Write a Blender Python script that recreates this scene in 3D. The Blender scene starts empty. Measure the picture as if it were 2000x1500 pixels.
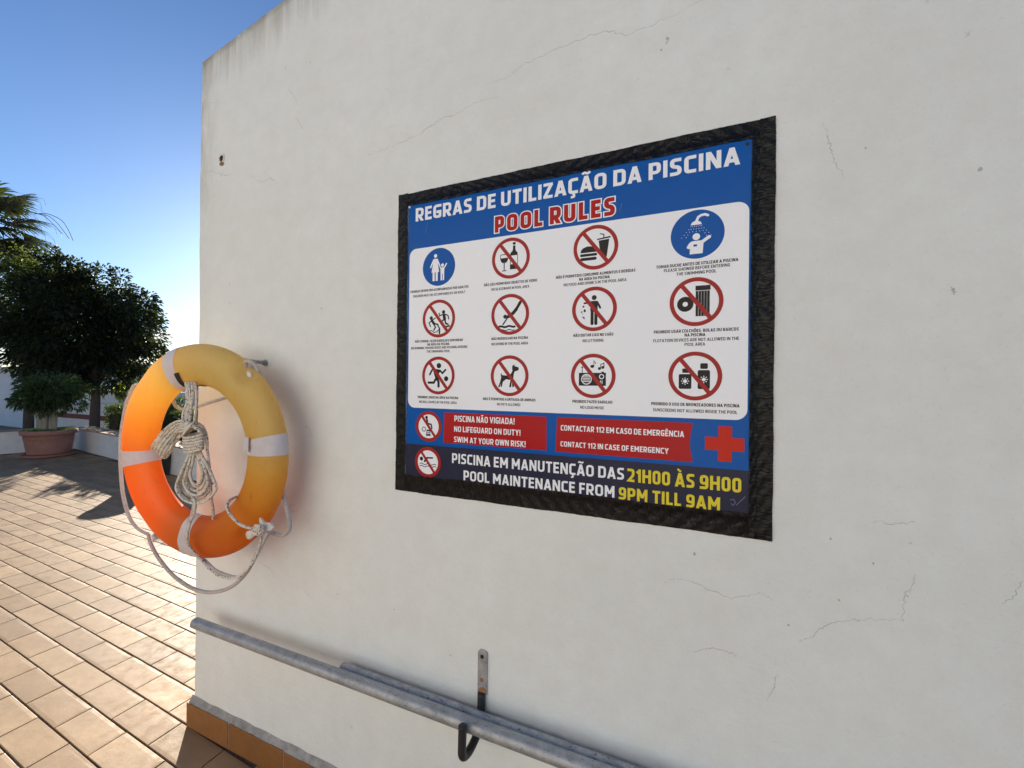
import bpy, math, random
import numpy as np
from mathutils import Vector, Matrix
R = math.radians
rnd = random.Random(7)
S = bpy.context.scene
COL = S.collection

# ------------------------------------------------------------------ camera, sky, sun, exposure
cam = bpy.data.cameras.new('camera'); cam.sensor_width = 36; cam.lens = 13.657; cam.clip_start = .02; cam.clip_end = 2000
co = bpy.data.objects.new('camera', cam); COL.objects.link(co)
_r = Vector((0.92657308, 0.37596471, 0.01062344)); _u = Vector((-0.00905505, -0.00593844, 0.99994137)); _f = Vector((-0.37600576, 0.92661495, 0.00209802))
co.matrix_world = Matrix(((_r.x, _u.x, -_f.x, 0), (_r.y, _u.y, -_f.y, -1), (_r.z, _u.z, -_f.z, 1.414), (0, 0, 0, 1)))
S.camera = co
SUN_EL, SUN_AZ = R(14.5), R(-52.7)          # azimuth measured from +y towards +x
w = bpy.data.worlds.new('World'); S.world = w; w.use_nodes = True
nt = w.node_tree; nt.nodes.clear()
sky = nt.nodes.new('ShaderNodeTexSky'); sky.sky_type = 'NISHITA'; sky.sun_disc = False
sky.sun_elevation = SUN_EL; sky.sun_rotation = SUN_AZ % (2*math.pi)
sky.air_density = 0.95; sky.dust_density = 0.28; sky.ozone_density = 5.5
bg = nt.nodes.new('ShaderNodeBackground'); bg.inputs[1].default_value = 0.058
wo = nt.nodes.new('ShaderNodeOutputWorld')
# thin streaky cloud low over the horizon
tc = nt.nodes.new('ShaderNodeTexCoord'); sep = nt.nodes.new('ShaderNodeSeparateXYZ'); nt.links.new(tc.outputs['Generated'], sep.inputs[0])
mp = nt.nodes.new('ShaderNodeMapping'); mp.inputs['Scale'].default_value = (2.2, 2.2, 22); nt.links.new(tc.outputs['Generated'], mp.inputs[0])
ns = nt.nodes.new('ShaderNodeTexNoise'); ns.inputs['Scale'].default_value = 1.6; ns.inputs['Detail'].default_value = 6; nt.links.new(mp.outputs[0], ns.inputs[0])
r1 = nt.nodes.new('ShaderNodeMapRange'); r1.inputs[1].default_value = .42; r1.inputs[2].default_value = .68; nt.links.new(ns.outputs[0], r1.inputs[0])
r2 = nt.nodes.new('ShaderNodeMapRange'); r2.inputs[1].default_value = .20; r2.inputs[2].default_value = .07; nt.links.new(sep.outputs[2], r2.inputs[0])
mu = nt.nodes.new('ShaderNodeMath'); mu.operation = 'MULTIPLY'; nt.links.new(r1.outputs[0], mu.inputs[0]); nt.links.new(r2.outputs[0], mu.inputs[1])
mu2 = nt.nodes.new('ShaderNodeMath'); mu2.operation = 'MULTIPLY'; mu2.inputs[1].default_value = .9; nt.links.new(mu.outputs[0], mu2.inputs[0])
mx = nt.nodes.new('ShaderNodeMix'); mx.data_type = 'RGBA'; nt.links.new(mu2.outputs[0], mx.inputs[0]); nt.links.new(sky.outputs[0], mx.inputs[6]); mx.inputs[7].default_value = (8, 7.6, 6.8, 1)
nt.links.new(mx.outputs[2], bg.inputs[0]); nt.links.new(bg.outputs[0], wo.inputs[0])
sl = bpy.data.lights.new('sun', 'SUN'); sl.energy = 5; sl.angle = R(.5); sl.color = (1, .885, .73)
so = bpy.data.objects.new('sun', sl); COL.objects.link(so); so.location = (-10, 8, 6)
sd = Vector((math.sin(SUN_AZ)*math.cos(SUN_EL), math.cos(SUN_AZ)*math.cos(SUN_EL), math.sin(SUN_EL)))
so.rotation_euler = sd.to_track_quat('Z', 'Y').to_euler()
S.view_settings.view_transform = 'Standard'; S.view_settings.look = 'None'; S.view_settings.gamma = 1
S.view_settings.use_curve_mapping = False; S.view_settings.exposure = 1.40
S.render.engine = 'CYCLES'; S.cycles.use_denoising = True; S.cycles.diffuse_bounces = 6; S.cycles.max_bounces = 12

# ------------------------------------------------------------------ helpers
def tag(o, label=None, cat=None, group=None, kind=None):
    if label: o['label'] = label
    if cat: o['category'] = cat
    if group: o['group'] = group
    if kind: o['kind'] = kind
    return o
def empty(name, loc=(0, 0, 0), **k):
    o = bpy.data.objects.new(name, None); COL.objects.link(o); o.location = loc; o.empty_display_size = .1
    return tag(o, **k)
class MB:
    """collects polygons, links them as ONE mesh object (world coordinates, parent inverse kept)"""
    def __init__(s): s.v = []; s.f = []; s.uv = None
    def poly(s, pts):
        n = len(s.v); s.v += [tuple(p) for p in pts]; s.f.append(tuple(range(n, n+len(pts))))
    def grid(s, rows, close_u=False, close_v=False):
        n = len(s.v); a = len(rows); b = len(rows[0])
        for r in rows: s.v += [tuple(p) for p in r]
        for i in range(a if close_u else a-1):
            for j in range(b if close_v else b-1):
                i2 = (i+1) % a; j2 = (j+1) % b
                s.f.append((n+i*b+j, n+i*b+j2, n+i2*b+j2, n+i2*b+j))
    def box(s, x0, x1, y0, y1, z0, z1, bev=0.0):
        if bev <= 0:
            n = len(s.v); s.v += [(x, y, z) for z in (z0, z1) for y in (y0, y1) for x in (x0, x1)]
            for q in ((0, 2, 3, 1), (4, 5, 7, 6), (0, 1, 5, 4), (2, 6, 7, 3), (0, 4, 6, 2), (1, 3, 7, 5)): s.f.append(tuple(n+i for i in q))
            return
        b = bev
        lv = [(z0, b), (z0+b, 0), (z1-b, 0), (z1, b)]
        rows = []
        for z, k in lv:
            rows.append([(x0+b, y0+k, z), (x1-b, y0+k, z), (x1-k, y0+b, z), (x1-k, y1-b, z), (x1-b, y1-k, z), (x0+b, y1-k, z), (x0+k, y1-b, z), (x0+k, y0+b, z)])
        n = len(s.v); s.grid(rows, close_v=True)
        s.f.append(tuple(n+i for i in reversed(range(8)))); s.f.append(tuple(n+24+i for i in range(8)))
    def tube(s, pts, r, sides=10, caps=True, sub=6, smooth=True, rfun=None):
        P = catmull(pts, sub) if smooth else [Vector(p) for p in pts]
        n0 = len(s.v); rows = []
        t = (P[1]-P[0]).normalized(); a = Vector((0, 0, 1)) if abs(t.z) < .9 else Vector((1, 0, 0))
        nrm = t.cross(a).normalized()
        N = len(P); L = 0; uvs = []
        for i in range(N):
            t = (P[min(i+1, N-1)]-P[max(i-1, 0)]).normalized()
            nrm = (nrm - t*nrm.dot(t)).normalized(); bi = t.cross(nrm)
            rr = r if not callable(r) else r(i/(N-1))
            rows.append([P[i]+(nrm*math.cos(2*math.pi*k/sides)+bi*math.sin(2*math.pi*k/sides))*rr for k in range(sides)])
            if i: L += (P[i]-P[i-1]).length
        s.grid(rows, close_v=True)
        if caps:
            s.f.append(tuple(n0+i for i in reversed(range(sides)))); s.f.append(tuple(n0+(N-1)*sides+i for i in range(sides)))
    def lathe(s, prof, c, seg=32, axis='z'):
        rows = []
        for k in range(seg):
            a = 2*math.pi*k/seg; ca, sa = math.cos(a), math.sin(a)
            if axis == 'z': rows.append([(c[0]+r*ca, c[1]+r*sa, c[2]+h) for r, h in prof])
            else: rows.append([(c[0]+r*ca, c[1]+h, c[2]+r*sa) for r, h in prof])
        s.grid(rows, close_u=True)
    def build(s, name, m, parent=None, smooth=False, auto=None, **k):
        me = bpy.data.meshes.new(name); me.from_pydata([tuple(v) for v in s.v], [], s.f); me.update()
        me.materials.append(m)
        o = bpy.data.objects.new(name, me); COL.objects.link(o)
        if smooth or auto is not None:
            me.shade_smooth()
            if auto is not None:
                me.set_sharp_from_angle(angle=R(auto))
        if parent:
            o.parent = parent; o.matrix_parent_inverse = wm(parent).inverted()
        return tag(o, **k)
def wm(o):
    m = Matrix.LocRotScale(o.location, o.rotation_euler, o.scale)
    return (wm(o.parent) @ o.matrix_parent_inverse @ m) if o.parent else m
def catmull(pts, sub):
    P = [Vector(p) for p in pts]; out = []
    for i in range(len(P)-1):
        p0 = P[max(i-1, 0)]; p1 = P[i]; p2 = P[i+1]; p3 = P[min(i+2, len(P)-1)]
        for k in range(sub):
            t = k/sub
            out.append(.5*((2*p1)+(p2-p0)*t+(2*p0-5*p1+4*p2-p3)*t*t+(3*p1-p0-3*p2+p3)*t**3))
    out.append(P[-1]); return out

# ------------------------------------------------------------------ materials
class Mat:
    def __init__(s, name, col=(.5, .5, .5), rough=.7, metal=0, spec=.5):
        s.m = bpy.data.materials.new(name); s.m.use_nodes = True; s.t = s.m.node_tree; s.b = s.t.nodes['Principled BSDF']
        s.b.inputs['Base Color'].default_value = (*col, 1); s.b.inputs['Roughness'].default_value = rough
        s.b.inputs['Metallic'].default_value = metal; s.b.inputs['Specular IOR Level'].default_value = spec
        s.c = s.n('ShaderNodeTexCoord').outputs['Object']
    def n(s, t, **k):
        x = s.t.nodes.new(t)
        for a, b in k.items(): setattr(x, a, b)
        return x
    def l(s, a, b): s.t.links.new(a, b)
    def noise(s, scale, detail=4, rough=.5, vec=None, stretch=None, dist=0):
        x = s.n('ShaderNodeTexNoise'); x.inputs['Scale'].default_value = scale; x.inputs['Detail'].default_value = detail; x.inputs['Roughness'].default_value = rough; x.inputs['Distortion'].default_value = dist
        v = vec or s.c
        if stretch:
            mp = s.n('ShaderNodeMapping'); mp.inputs['Scale'].default_value = stretch; s.l(v, mp.inputs[0]); v = mp.outputs[0]
        s.l(v, x.inputs['Vector']); return x.outputs[0]
    def vor(s, scale, feature='F1', vec=None, stretch=None, out=0):
        x = s.n('ShaderNodeTexVoronoi', feature=feature); x.inputs['Scale'].default_value = scale
        v = vec or s.c
        if stretch:
            mp = s.n('ShaderNodeMapping'); mp.inputs['Scale'].default_value = stretch; s.l(v, mp.inputs[0]); v = mp.outputs[0]
        s.l(v, x.inputs['Vector']); return x.outputs[out]
    def rng(s, v, a, b, c=0, d=1):
        x = s.n('ShaderNodeMapRange'); s.l(v, x.inputs[0])
        for i, q in enumerate((a, b, c, d)): x.inputs[i+1].default_value = q
        return x.outputs[0]
    def math(s, op, a, b=None):
        x = s.n('ShaderNodeMath', operation=op)
        for i, q in enumerate((a, b)):
            if q is None: continue
            if isinstance(q, (int, float)): x.inputs[i].default_value = q
            else: s.l(q, x.inputs[i])
        return x.outputs[0]
    def mix(s, f, a, b, blend='MIX'):
        x = s.n('ShaderNodeMix', data_type='RGBA', blend_type=blend)
        for i, q in ((0, f), (6, a), (7, b)):
            if isinstance(q, (int, float)): x.inputs[i].default_value = q
            elif isinstance(q, tuple): x.inputs[i].default_value = (*q, 1)
            else: s.l(q, x.inputs[i])
        return x.outputs[2]
    def base(s, v): s.l(v, s.b.inputs['Base Color']); return s
    def bump(s, v, dist=.001, strength=1, prev=None):
        x = s.n('ShaderNodeBump'); x.inputs['Distance'].default_value = dist; x.inputs['Strength'].default_value = strength; s.l(v, x.inputs['Height'])
        if prev: s.l(prev, x.inputs['Normal'])
        s.l(x.outputs[0], s.b.inputs['Normal']); return x.outputs[0]
    def xyz(s):
        x = s.n('ShaderNodeSeparateXYZ'); s.l(s.c, x.inputs[0]); return x.outputs
def rand01(M):
    """per piece random: mesh island + object"""
    g = M.n('ShaderNodeNewGeometry').outputs['Random Per Island']; o = M.n('ShaderNodeObjectInfo').outputs['Random']
    return M.math('FRACT', M.math('ADD', g, o))

# white painted render wall, weather stains under the top edge and along the corner
M = Mat('white_render', rough=.75, spec=.3); X = M.xyz()
n1 = M.noise(1.6, 5, .6); n2 = M.noise(14, 5, .65)
c = M.mix(M.rng(n1, .3, .7), (.742, .788, .780), (.800, .845, .838)); c = M.mix(M.rng(n2, .35, .75, 0, .45), c, (.69, .69, .655)); c = M.mix(M.rng(M.noise(.9, 4, .6, stretch=(1, 1, .5)), .5, .72, 0, .35), c, (.66, .665, .63)); c = M.mix(M.rng(M.noise(120, 4, .7), .58, .75, 0, .30), c, (.50, .49, .46))
top = M.math('SUBTRACT', M.math('ADD', M.math('MULTIPLY', M.math('ADD', X[0], 1.805), .178), 2.735), X[2])   # distance below the sloping edge
streak = M.noise(9, 6, .65, stretch=(3.0, 1, .22)); fade = M.rng(top, .0, .26, 1, 0)
sm = M.rng(M.math('MULTIPLY', M.math('MULTIPLY', fade, fade), M.rng(streak, .30, .75)), .06, .5)
left = M.rng(X[0], -1.825, -1.69, 1.2, 0); lf = M.math('MULTIPLY', M.rng(top, .1, .9, 1, .15), M.rng(M.noise(7, 6, .7, stretch=(2, 1, .6)), .35, .7))
sm2 = M.math('MULTIPLY', M.math('MULTIPLY', left, lf), .8)
rim = M.math('MULTIPLY', M.rng(top, 0, .03, 1, 0), M.rng(M.noise(12, 4, .6), .3, .7, .3, 1))
c = M.mix(M.math('MULTIPLY', sm, .62), c, (.33, .315, .27)); c = M.mix(sm2, c, (.24, .22, .18)); c = M.mix(M.math('MULTIPLY', rim, .8), c, (.17, .16, .14))
spot = M.rng(M.vor(7.5), .035, .02); spot2 = M.math('MULTIPLY', spot, M.rng(M.noise(2.2, 2), .5, .62))
c = M.mix(M.math('MULTIPLY', spot2, .55), c, (.22, .20, .17))
scuff = M.math('MULTIPLY', M.rng(M.noise(38, 7, .8), .60, .70), M.rng(M.noise(2.6, 3, .6), .55, .68)); c = M.mix(M.math('MULTIPLY', scuff, .7), c, (.30, .27, .24))
M.base(c)
b1 = M.bump(M.noise(3.2, 3, .5), .012, .6); b1b = M.bump(M.noise(14, 4, .6, stretch=(.5, 1, 1.6)), .003, .4, b1); b2 = M.bump(M.noise(60, 6, .7), .0026, .65, b1b); b3 = M.bump(M.noise(280, 3, .6), .0011, .9, b2)
WALL = M.m
M = Mat('white_render_far', rough=.85); c = M.mix(M.rng(M.noise(1.3, 5, .6), .3, .7), (.76, .755, .72), (.84, .83, .80)); c = M.mix(M.rng(M.noise(9, 5, .7), .5, .8, 0, .35), c, (.42, .40, .37)); M.base(c); M.bump(M.noise(40, 4), .004); WHITE2 = M.m
M = Mat('mortar_fillet', rough=.9); M.base(M.mix(M.rng(M.noise(30, 6, .7), .35, .65), (.22, .22, .22), (.40, .39, .38))); M.bump(M.noise(120, 5, .7), .003); MORTAR = M.m
M = Mat('crack', (.47, .465, .44), .9); CRACK = M.m
M = Mat('rust', rough=.85); M.base(M.mix(M.noise(90, 5), (.20, .08, .03), (.42, .22, .11))); M.bump(M.noise(200, 4), .001); RUST = M.m
M = Mat('dark_hole', (.03, .025, .02), .95); HOLE = M.m

# terracotta pavers
def paver(name, a, b, dirt, gl=.42):
    M = Mat(name, rough=gl, spec=.22); rn = rand01(M)
    c = M.mix(rn, a, b)
    c = M.mix(M.math('MULTIPLY', M.rng(M.math('FRACT', M.math('MULTIPLY', rn, 7.31)), .72, 1, 0, 1), .45), c, dirt)
    g = M.n('ShaderNodeNewGeometry').outputs['Position']
    c = M.mix(M.rng(M.noise(2.6, 5, .6, vec=g), .35, .75, 0, .5), c, tuple(x*.62 for x in dirt))
    c = M.mix(M.rng(M.noise(28, 6, .7, vec=g, stretch=(.6, 1.5, 1)), .42, .8, 0, .55), c, dirt)
    c = M.mix(M.rng(M.noise(160, 3, .6, vec=g), .62, .8, 0, .5), c, tuple(x*.5 for x in dirt))
    M.base(c)
    M.l(M.rng(M.noise(22, 5, .6, vec=g), .3, .75, gl-.10, gl+.22), M.b.inputs['Roughness'])
    p = M.bump(M.noise(9, 3, .5, vec=g), .003, .5); M.bump(M.noise(240, 4, .6, vec=g), .0006, .7, p)
    return M.m
PAVER = paver('terracotta_paver', (.29, .185, .098), (.44, .30, .170), (.22, .145, .085), .55)
SKIRT = paver('skirting_tile', (.28, .122, .040), (.32, .143, .05), (.22, .10, .037), .45)
COPING = paver('coping_tile', (.44, .27, .17), (.52, .33, .21), (.34, .25, .18), .6)
M = Mat('grout', rough=.95); g = M.n('ShaderNodeNewGeometry').outputs['Position']
c = M.mix(M.rng(M.noise(60, 6, .7, vec=g), .35, .7), (.07, .045, .03), (.16, .115, .08)); c = M.mix(M.rng(M.noise(4, 4, .6, vec=g), .52, .66, 0, .6), c, (.24, .20, .14)); M.base(c); M.bump(M.noise(260, 5, .7, vec=g), .003); GROUT = M.m
M = Mat('earth', rough=.95); M.base(M.mix(M.noise(.6, 8, .7), (.16, .12, .08), (.24, .19, .13))); M.bump(M.noise(6, 6), .03); EARTH = M.m

# lifebuoy
def plastic():
    M = Mat('lifebuoy_plastic', rough=.36, spec=.5); X = M.xyz()    # object space: origin in the ring's centre
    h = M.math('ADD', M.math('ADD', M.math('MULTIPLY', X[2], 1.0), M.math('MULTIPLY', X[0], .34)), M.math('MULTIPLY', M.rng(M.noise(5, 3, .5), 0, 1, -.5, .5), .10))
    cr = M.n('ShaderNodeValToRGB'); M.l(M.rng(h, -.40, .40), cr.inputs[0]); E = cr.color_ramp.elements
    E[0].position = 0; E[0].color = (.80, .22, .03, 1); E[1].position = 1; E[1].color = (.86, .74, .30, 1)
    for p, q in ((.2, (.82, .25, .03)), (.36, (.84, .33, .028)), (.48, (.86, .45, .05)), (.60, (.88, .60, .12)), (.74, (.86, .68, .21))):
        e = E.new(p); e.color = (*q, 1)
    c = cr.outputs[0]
    c = M.mix(M.rng(M.noise(2.5, 6, .7, stretch=(1, 1, 1)), .55, .8, 0, .25), c, (.55, .40, .28))
    c = M.mix(M.math('MULTIPLY', M.rng(M.noise(45, 6, .75, stretch=(1, 1, .3)), .60, .72), .35), c, (.30, .16, .09)); c = M.mix(M.rng(M.noise(9, 7, .75, dist=.6), .52, .72, 0, .22), c, (.50, .33, .18))
    M.base(c); M.l(M.rng(M.noise(12, 5, .6), .3, .7, .30, .5), M.b.inputs['Roughness'])
    M.bump(M.noise(7, 3, .5), .004, .3)
    tr = M.n('ShaderNodeBsdfTranslucent'); M.l(M.mix(1.0, c, (1, .85, .58), 'MULTIPLY'), tr.inputs[0])
    ms = M.n('ShaderNodeMixShader'); ms.inputs[0].default_value = .55; M.l(M.b.outputs[0], ms.inputs[1]); M.l(tr.outputs[0], ms.inputs[2])
    M.l(ms.outputs[0], M.t.nodes['Material Output'].inputs[0]); return M.m
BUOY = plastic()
M = Mat('reflective_tape', rough=.45, spec=.6); c = M.mix(M.rng(M.noise(30, 5, .7), .4, .75, 0, .5), (.70, .69, .72), (.52, .50, .52)); M.base(c); M.bump(M.vor(520, 'DISTANCE_TO_EDGE'), .0003, .6)
tr = M.n('ShaderNodeBsdfTranslucent'); tr.inputs[0].default_value = (.7, .55, .45, 1); ms = M.n('ShaderNodeMixShader'); ms.inputs[0].default_value = .18
M.l(M.b.outputs[0], ms.inputs[1]); M.l(tr.outputs[0], ms.inputs[2]); M.l(ms.outputs[0], M.t.nodes['Material Output'].inputs[0]); TAPEW = M.m
M = Mat('white_plastic', (.72, .71, .70), .45); M.base(M.mix(M.rng(M.noise(40, 4), .4, .8, 0, .6), (.74, .73, .72), (.50, .47, .44))); WPLAST = M.m
M = Mat('rope_flecked', rough=.9, spec=.2)
fl = M.rng(M.vor(150, stretch=(1, 1, .8)), .33, .27); fl2 = M.math('MULTIPLY', fl, M.rng(M.noise(70, 2), .40, .48))
c = M.mix(M.rng(M.noise(70, 4, .7), .3, .8), (.78, .74, .66), (.62, .57, .49)); c = M.mix(M.rng(M.noise(9, 3), .5, .75, 0, .4), c, (.44, .38, .30)); c = M.mix(M.math('MULTIPLY', fl2, .9), c, (.07, .025, .025)); M.base(c)
M.bump(M.vor(330, 'F1', stretch=(1, 1, .6)), .0022, 1); ROPE = M.m
M = Mat('rope_plain', rough=.9, spec=.2); c = M.mix(M.rng(M.noise(80, 4, .7), .35, .75), (.60, .55, .53), (.46, .41, .39)); M.base(c); M.bump(M.vor(380, 'F1', stretch=(1, 1, .6)), .0018, 1); ROPE2 = M.m
M = Mat('rope_flecked_dark', rough=.9, spec=.2); fl = M.rng(M.vor(150), .36, .30); M.base(M.mix(fl, (.42, .37, .31), (.13, .035, .03))); M.bump(M.vor(330), .002, 1); ROPE3 = M.m
M = Mat('black_webbing', (.012, .012, .013), .8); M.bump(M.noise(300, 2), .0008); BLACKW = M.m
# metal
def galv(name, a, b, spk):
    M = Mat(name, rough=.5, metal=.55); g = M.c
    c = M.mix(M.rng(M.noise(26, 6, .7), .3, .7), a, b); c = M.mix(M.rng(M.noise(170, 4, .7, stretch=(.5, 1, 1)), .58, .66, 0, spk), c, (.10, .10, .11)); c = M.mix(M.rng(M.noise(45, 6, .8), .62, .75, 0, spk), c, (.16, .10, .07)); M.base(c)
    M.l(M.rng(M.noise(35, 5, .6), .3, .7, .42, .66), M.b.inputs['Roughness']); M.bump(M.noise(110, 5, .7), .0008, .8); return M.m
GALV = galv('galvanised_steel', (.27, .29, .31), (.45, .47, .49), .6)
GALV2 = galv('galvanised_steel_speckled', (.26, .28, .31), (.55, .57, .59), 1.0)
M = Mat('black_rubber', rough=.5); M.base(M.mix(M.noise(60, 4), (.012, .012, .013), (.03, .03, .03))); M.bump(M.noise(90, 4), .0006); RUBBER = M.m
# printed vinyl
def vinyl(name, col, rough=.2, spec=.12):
    M = Mat(name, col, rough, spec=spec); M.l(M.rng(M.noise(6, 5, .6), .3, .7, rough-.04, rough+.10), M.b.inputs['Roughness'])
    c = M.mix(M.rng(M.noise(90, 5, .75), .60, .72, 0, .04), col, tuple(.5*x+.12 for x in col)); M.base(c)
    M.bump(M.noise(3.5, 2, .4), .004, .35); return M.m
V = dict(blue=vinyl('print_blue', (.003, .095, .40)), white=vinyl('print_white', (.86, .90, .96), .2, .32), navy=vinyl('print_navy', (.030, .032, .060)), red=vinyl('print_red', (.42, .014, .016)),
         ring=vinyl('print_ring_red', (.36, .028, .028)), black=vinyl('print_black', (.022, .020, .022)), yellow=vinyl('print_yellow', (.76, .64, .045)), cross=vinyl('print_cross_red', (.56, .025, .012)), text=vinyl('print_text_grey', (.05, .045, .055)))
def tape(name, st, col):
    M = Mat(name, col, .24, spec=.20)
    c = M.mix(M.rng(M.noise(24, 5, .7, stretch=st), .45, .75, 0, .7), col, (.016, .014, .010)); M.base(c)
    # crumpled creases running across the strip: warped, stretched cells
    wn = M.n('ShaderNodeTexNoise'); wn.inputs['Scale'].default_value = 22; wn.inputs['Detail'].default_value = 3; M.l(M.c, wn.inputs['Vector'])
    sc = M.n('ShaderNodeVectorMath', operation='SCALE'); M.l(wn.outputs['Color'], sc.inputs[0]); sc.inputs['Scale'].default_value = .035
    ad = M.n('ShaderNodeVectorMath', operation='ADD'); M.l(M.c, ad.inputs[0]); M.l(sc.outputs[0], ad.inputs[1]); wv = ad.outputs[0]
    b = M.vor(42, 'DISTANCE_TO_EDGE', vec=wv, stretch=st); a = M.noise(10, 4, .6, vec=wv, stretch=st); d = M.noise(60, 2, .5, vec=wv, stretch=st)
    h = M.math('ADD', M.math('ADD', M.math('MULTIPLY', a, 1.1), M.math('MULTIPLY', M.rng(b, 0, .16), .12)), M.math('MULTIPLY', d, .10))
    M.l(M.rng(M.noise(20, 5, .6, stretch=st), .3, .7, .18, .42), M.b.inputs['Roughness'])
    M.bump(h, .0055, .7); return M.m
TAPEH = tape('black_duct_tape_wrinkled_down', (2.4, 1, .8), (.007, .007, .009))
TAPEV = tape('black_duct_tape_wrinkled_across', (.55, 1, 3.0), (.007, .008, .008))
# vegetation
def leafm(name, a, b, trans=.25, rough=.45, tcol=(.22, .30, .05)):
    M = Mat(name, rough=rough, spec=.4); g = M.n('ShaderNodeNewGeometry'); M.base(M.mix(g.outputs['Random Per Island'], a, b))
    tr = M.n('ShaderNodeBsdfTranslucent'); tr.inputs[0].default_value = (*tcol, 1); ms = M.n('ShaderNodeMixShader'); ms.inputs[0].default_value = trans
    M.l(M.b.outputs[0], ms.inputs[1]); M.l(tr.outputs[0], ms.inputs[2]); M.l(ms.outputs[0], M.t.nodes['Material Output'].inputs[0]); return M.m
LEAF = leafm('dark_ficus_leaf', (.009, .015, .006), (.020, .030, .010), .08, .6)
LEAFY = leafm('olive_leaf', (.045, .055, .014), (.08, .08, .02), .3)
LEAFP = leafm('fresh_leaf', (.06, .10, .03), (.12, .17, .05), .35, tcol=(.35, .45, .08))
LEAFH = leafm('hedge_leaf', (.03, .045, .018), (.07, .09, .035), .2)
PALML = leafm('palm_leaf', (.018, .028, .014), (.034, .046, .02), .08, .45)
M = Mat('bark_pale', rough=.9); M.base(M.mix(M.noise(9, 6, .7, stretch=(1, 1, .4)), (.22, .19, .14), (.40, .36, .29))); M.bump(M.noise(30, 6), .01); BARKP = M.m
M = Mat('bark_dark', rough=.9); M.base(M.mix(M.noise(12, 6, .7, stretch=(1, 1, .3)), (.05, .035, .028), (.11, .08, .06))); M.bump(M.noise(30, 6, stretch=(1, 1, .3)), .02); BARKD = M.m
M = Mat('terracotta_pot', rough=.7); M.base(M.mix(M.rng(M.noise(6, 6, .7), .3, .7), (.30, .135, .10), (.40, .20, .15))); M.bump(M.noise(60, 4), .002); POT = M.m
M = Mat('black_pot', (.02, .02, .022), .5); BPOT = M.m
M = Mat('dark_red_trim', rough=.7); M.base(M.mix(M.noise(4, 5), (.15, .035, .03), (.21, .055, .04))); TRIM = M.m
M = Mat('window_glass_dark', (.015, .017, .02), .12); GLASS = M.m
M = Mat('window_frame_brown', (.05, .03, .022), .6); WFRAME = M.m
M = Mat('soil', (.07, .05, .035), .95); SOIL = M.m
M = Mat('roof_tile', rough=.8); M.base(M.mix(M.noise(5, 5), (.30, .13, .08), (.40, .20, .13))); ROOF = M.m

# ------------------------------------------------------------------ ground and terrace
mb = MB(); mb.box(-600, 600, -600, 600, -1.9, -1.6); mb.build('ground', EARTH, kind='structure')
# terrace: slab whose far edge follows the parapet
WA = Vector((-11.45, 3.06)); DA = Vector((.9933, -.1155)); DB = Vector((-.30, -.954)).normalized()
mb = MB()
cut = [(-1.6, WA.y + (-1.6-WA.x)*DA.y/DA.x), (WA.x, WA.y), (WA.x+DB.x*9, WA.y+DB.y*9), (6, -6), (6, 1.8)]
n = len(cut)
mb.poly([(x, y, -.0042) for x, y in reversed(cut)]); mb.poly([(x, y, -1.7) for x, y in cut])
for i in range(n):
    a, b = cut[i], cut[(i+1) % n]; mb.poly([(a[0], a[1], -1.7), (a[0], a[1], -.0042), (b[0], b[1], -.0042), (b[0], b[1], -1.7)])
terrace = mb.build('terrace_floor', GROUT, kind='structure')
# raised planting bed behind the parapet
mb = MB(); mb.box(-13.5, -2.2, 3.4, 5.6, -1.65, -.10); mb.build('planting_bed', SOIL, kind='structure')

# pavers laid in running bond
TA, TB, ANG = .2992*.953, .1224*.953, -.0324
OX, OY = -3.151*.953, -1+.953*(-.0472+1)
ca, sa = math.cos(ANG), math.sin(ANG)
SL, SW, TH = TA-.0046, TB-.0060, .010
def paver_mesh(k):
    r = random.Random(k); mb = MB(); hx, hy = SL/2, SW/2
    j = lambda s: r.uniform(-s, s)
    rows = []
    for z, ins in ((-.010, 0), (-.0009, 0), (-.0001, .0012), (.0003, .012)):
        rows.append([(sx*(hx-ins-abs(j(.0006)))+j(.0005), sy*(hy-ins-abs(j(.0006))), z+(j(.0004) if ins else 0)) for sx, sy in ((-1, -1), (1, -1), (1, 1), (-1, 1))])
    mb.grid(rows, close_v=True); mb.f.append((12, 13, 14, 15))
    me = bpy.data.meshes.new('paver'); me.from_pydata(mb.v, [], mb.f); me.materials.append(PAVER); me.update(); return me, mb
PM = [paver_mesh(k) for k in range(6)]
stag = {}
def stagger(j):
    base = {-1: .4688, 0: 0.0, 1: -.391, 2: .158}
    if j in base: return base[j]
    return (.5*(j % 2)+.06*math.sin(j*2.1)+.03*j) % 1
CAMP = Vector((0, -1, 1.414))
cells = []
for j in range(-34, 30):
    for i in range(-42, 28):
        u = (i+.5+stagger(j))*TA; v = (j+.5)*TB
        x = OX+u*ca-v*sa; y = OY+u*sa+v*ca
        # inside the terrace, clear of the wall and of the parapets
        if y > WA.y+(x-WA.x)*DA.y/DA.x-.06: continue
        if (Vector((x, y))-WA).dot(Vector((-DB.y, DB.x))) < .08: continue
        if x > -1.72 and y > .03: continue
        if x > 5: continue
        d = Vector((x, y, 0))-CAMP; dep = d.dot(_f)
        px = py = None
        vis = False
        if dep > .3:
            px = 1000+758.7*d.dot(_r)/dep; py = 750-758.7*d.dot(_u)/dep
            vis = -40 < px < 400 and 800 < py < 1560
        size = 1/max(dep, .3)**2 if vis else 0
        cells.append((size, x, y, i, j))
cells.sort(reverse=True)
mbS = MB()
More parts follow.
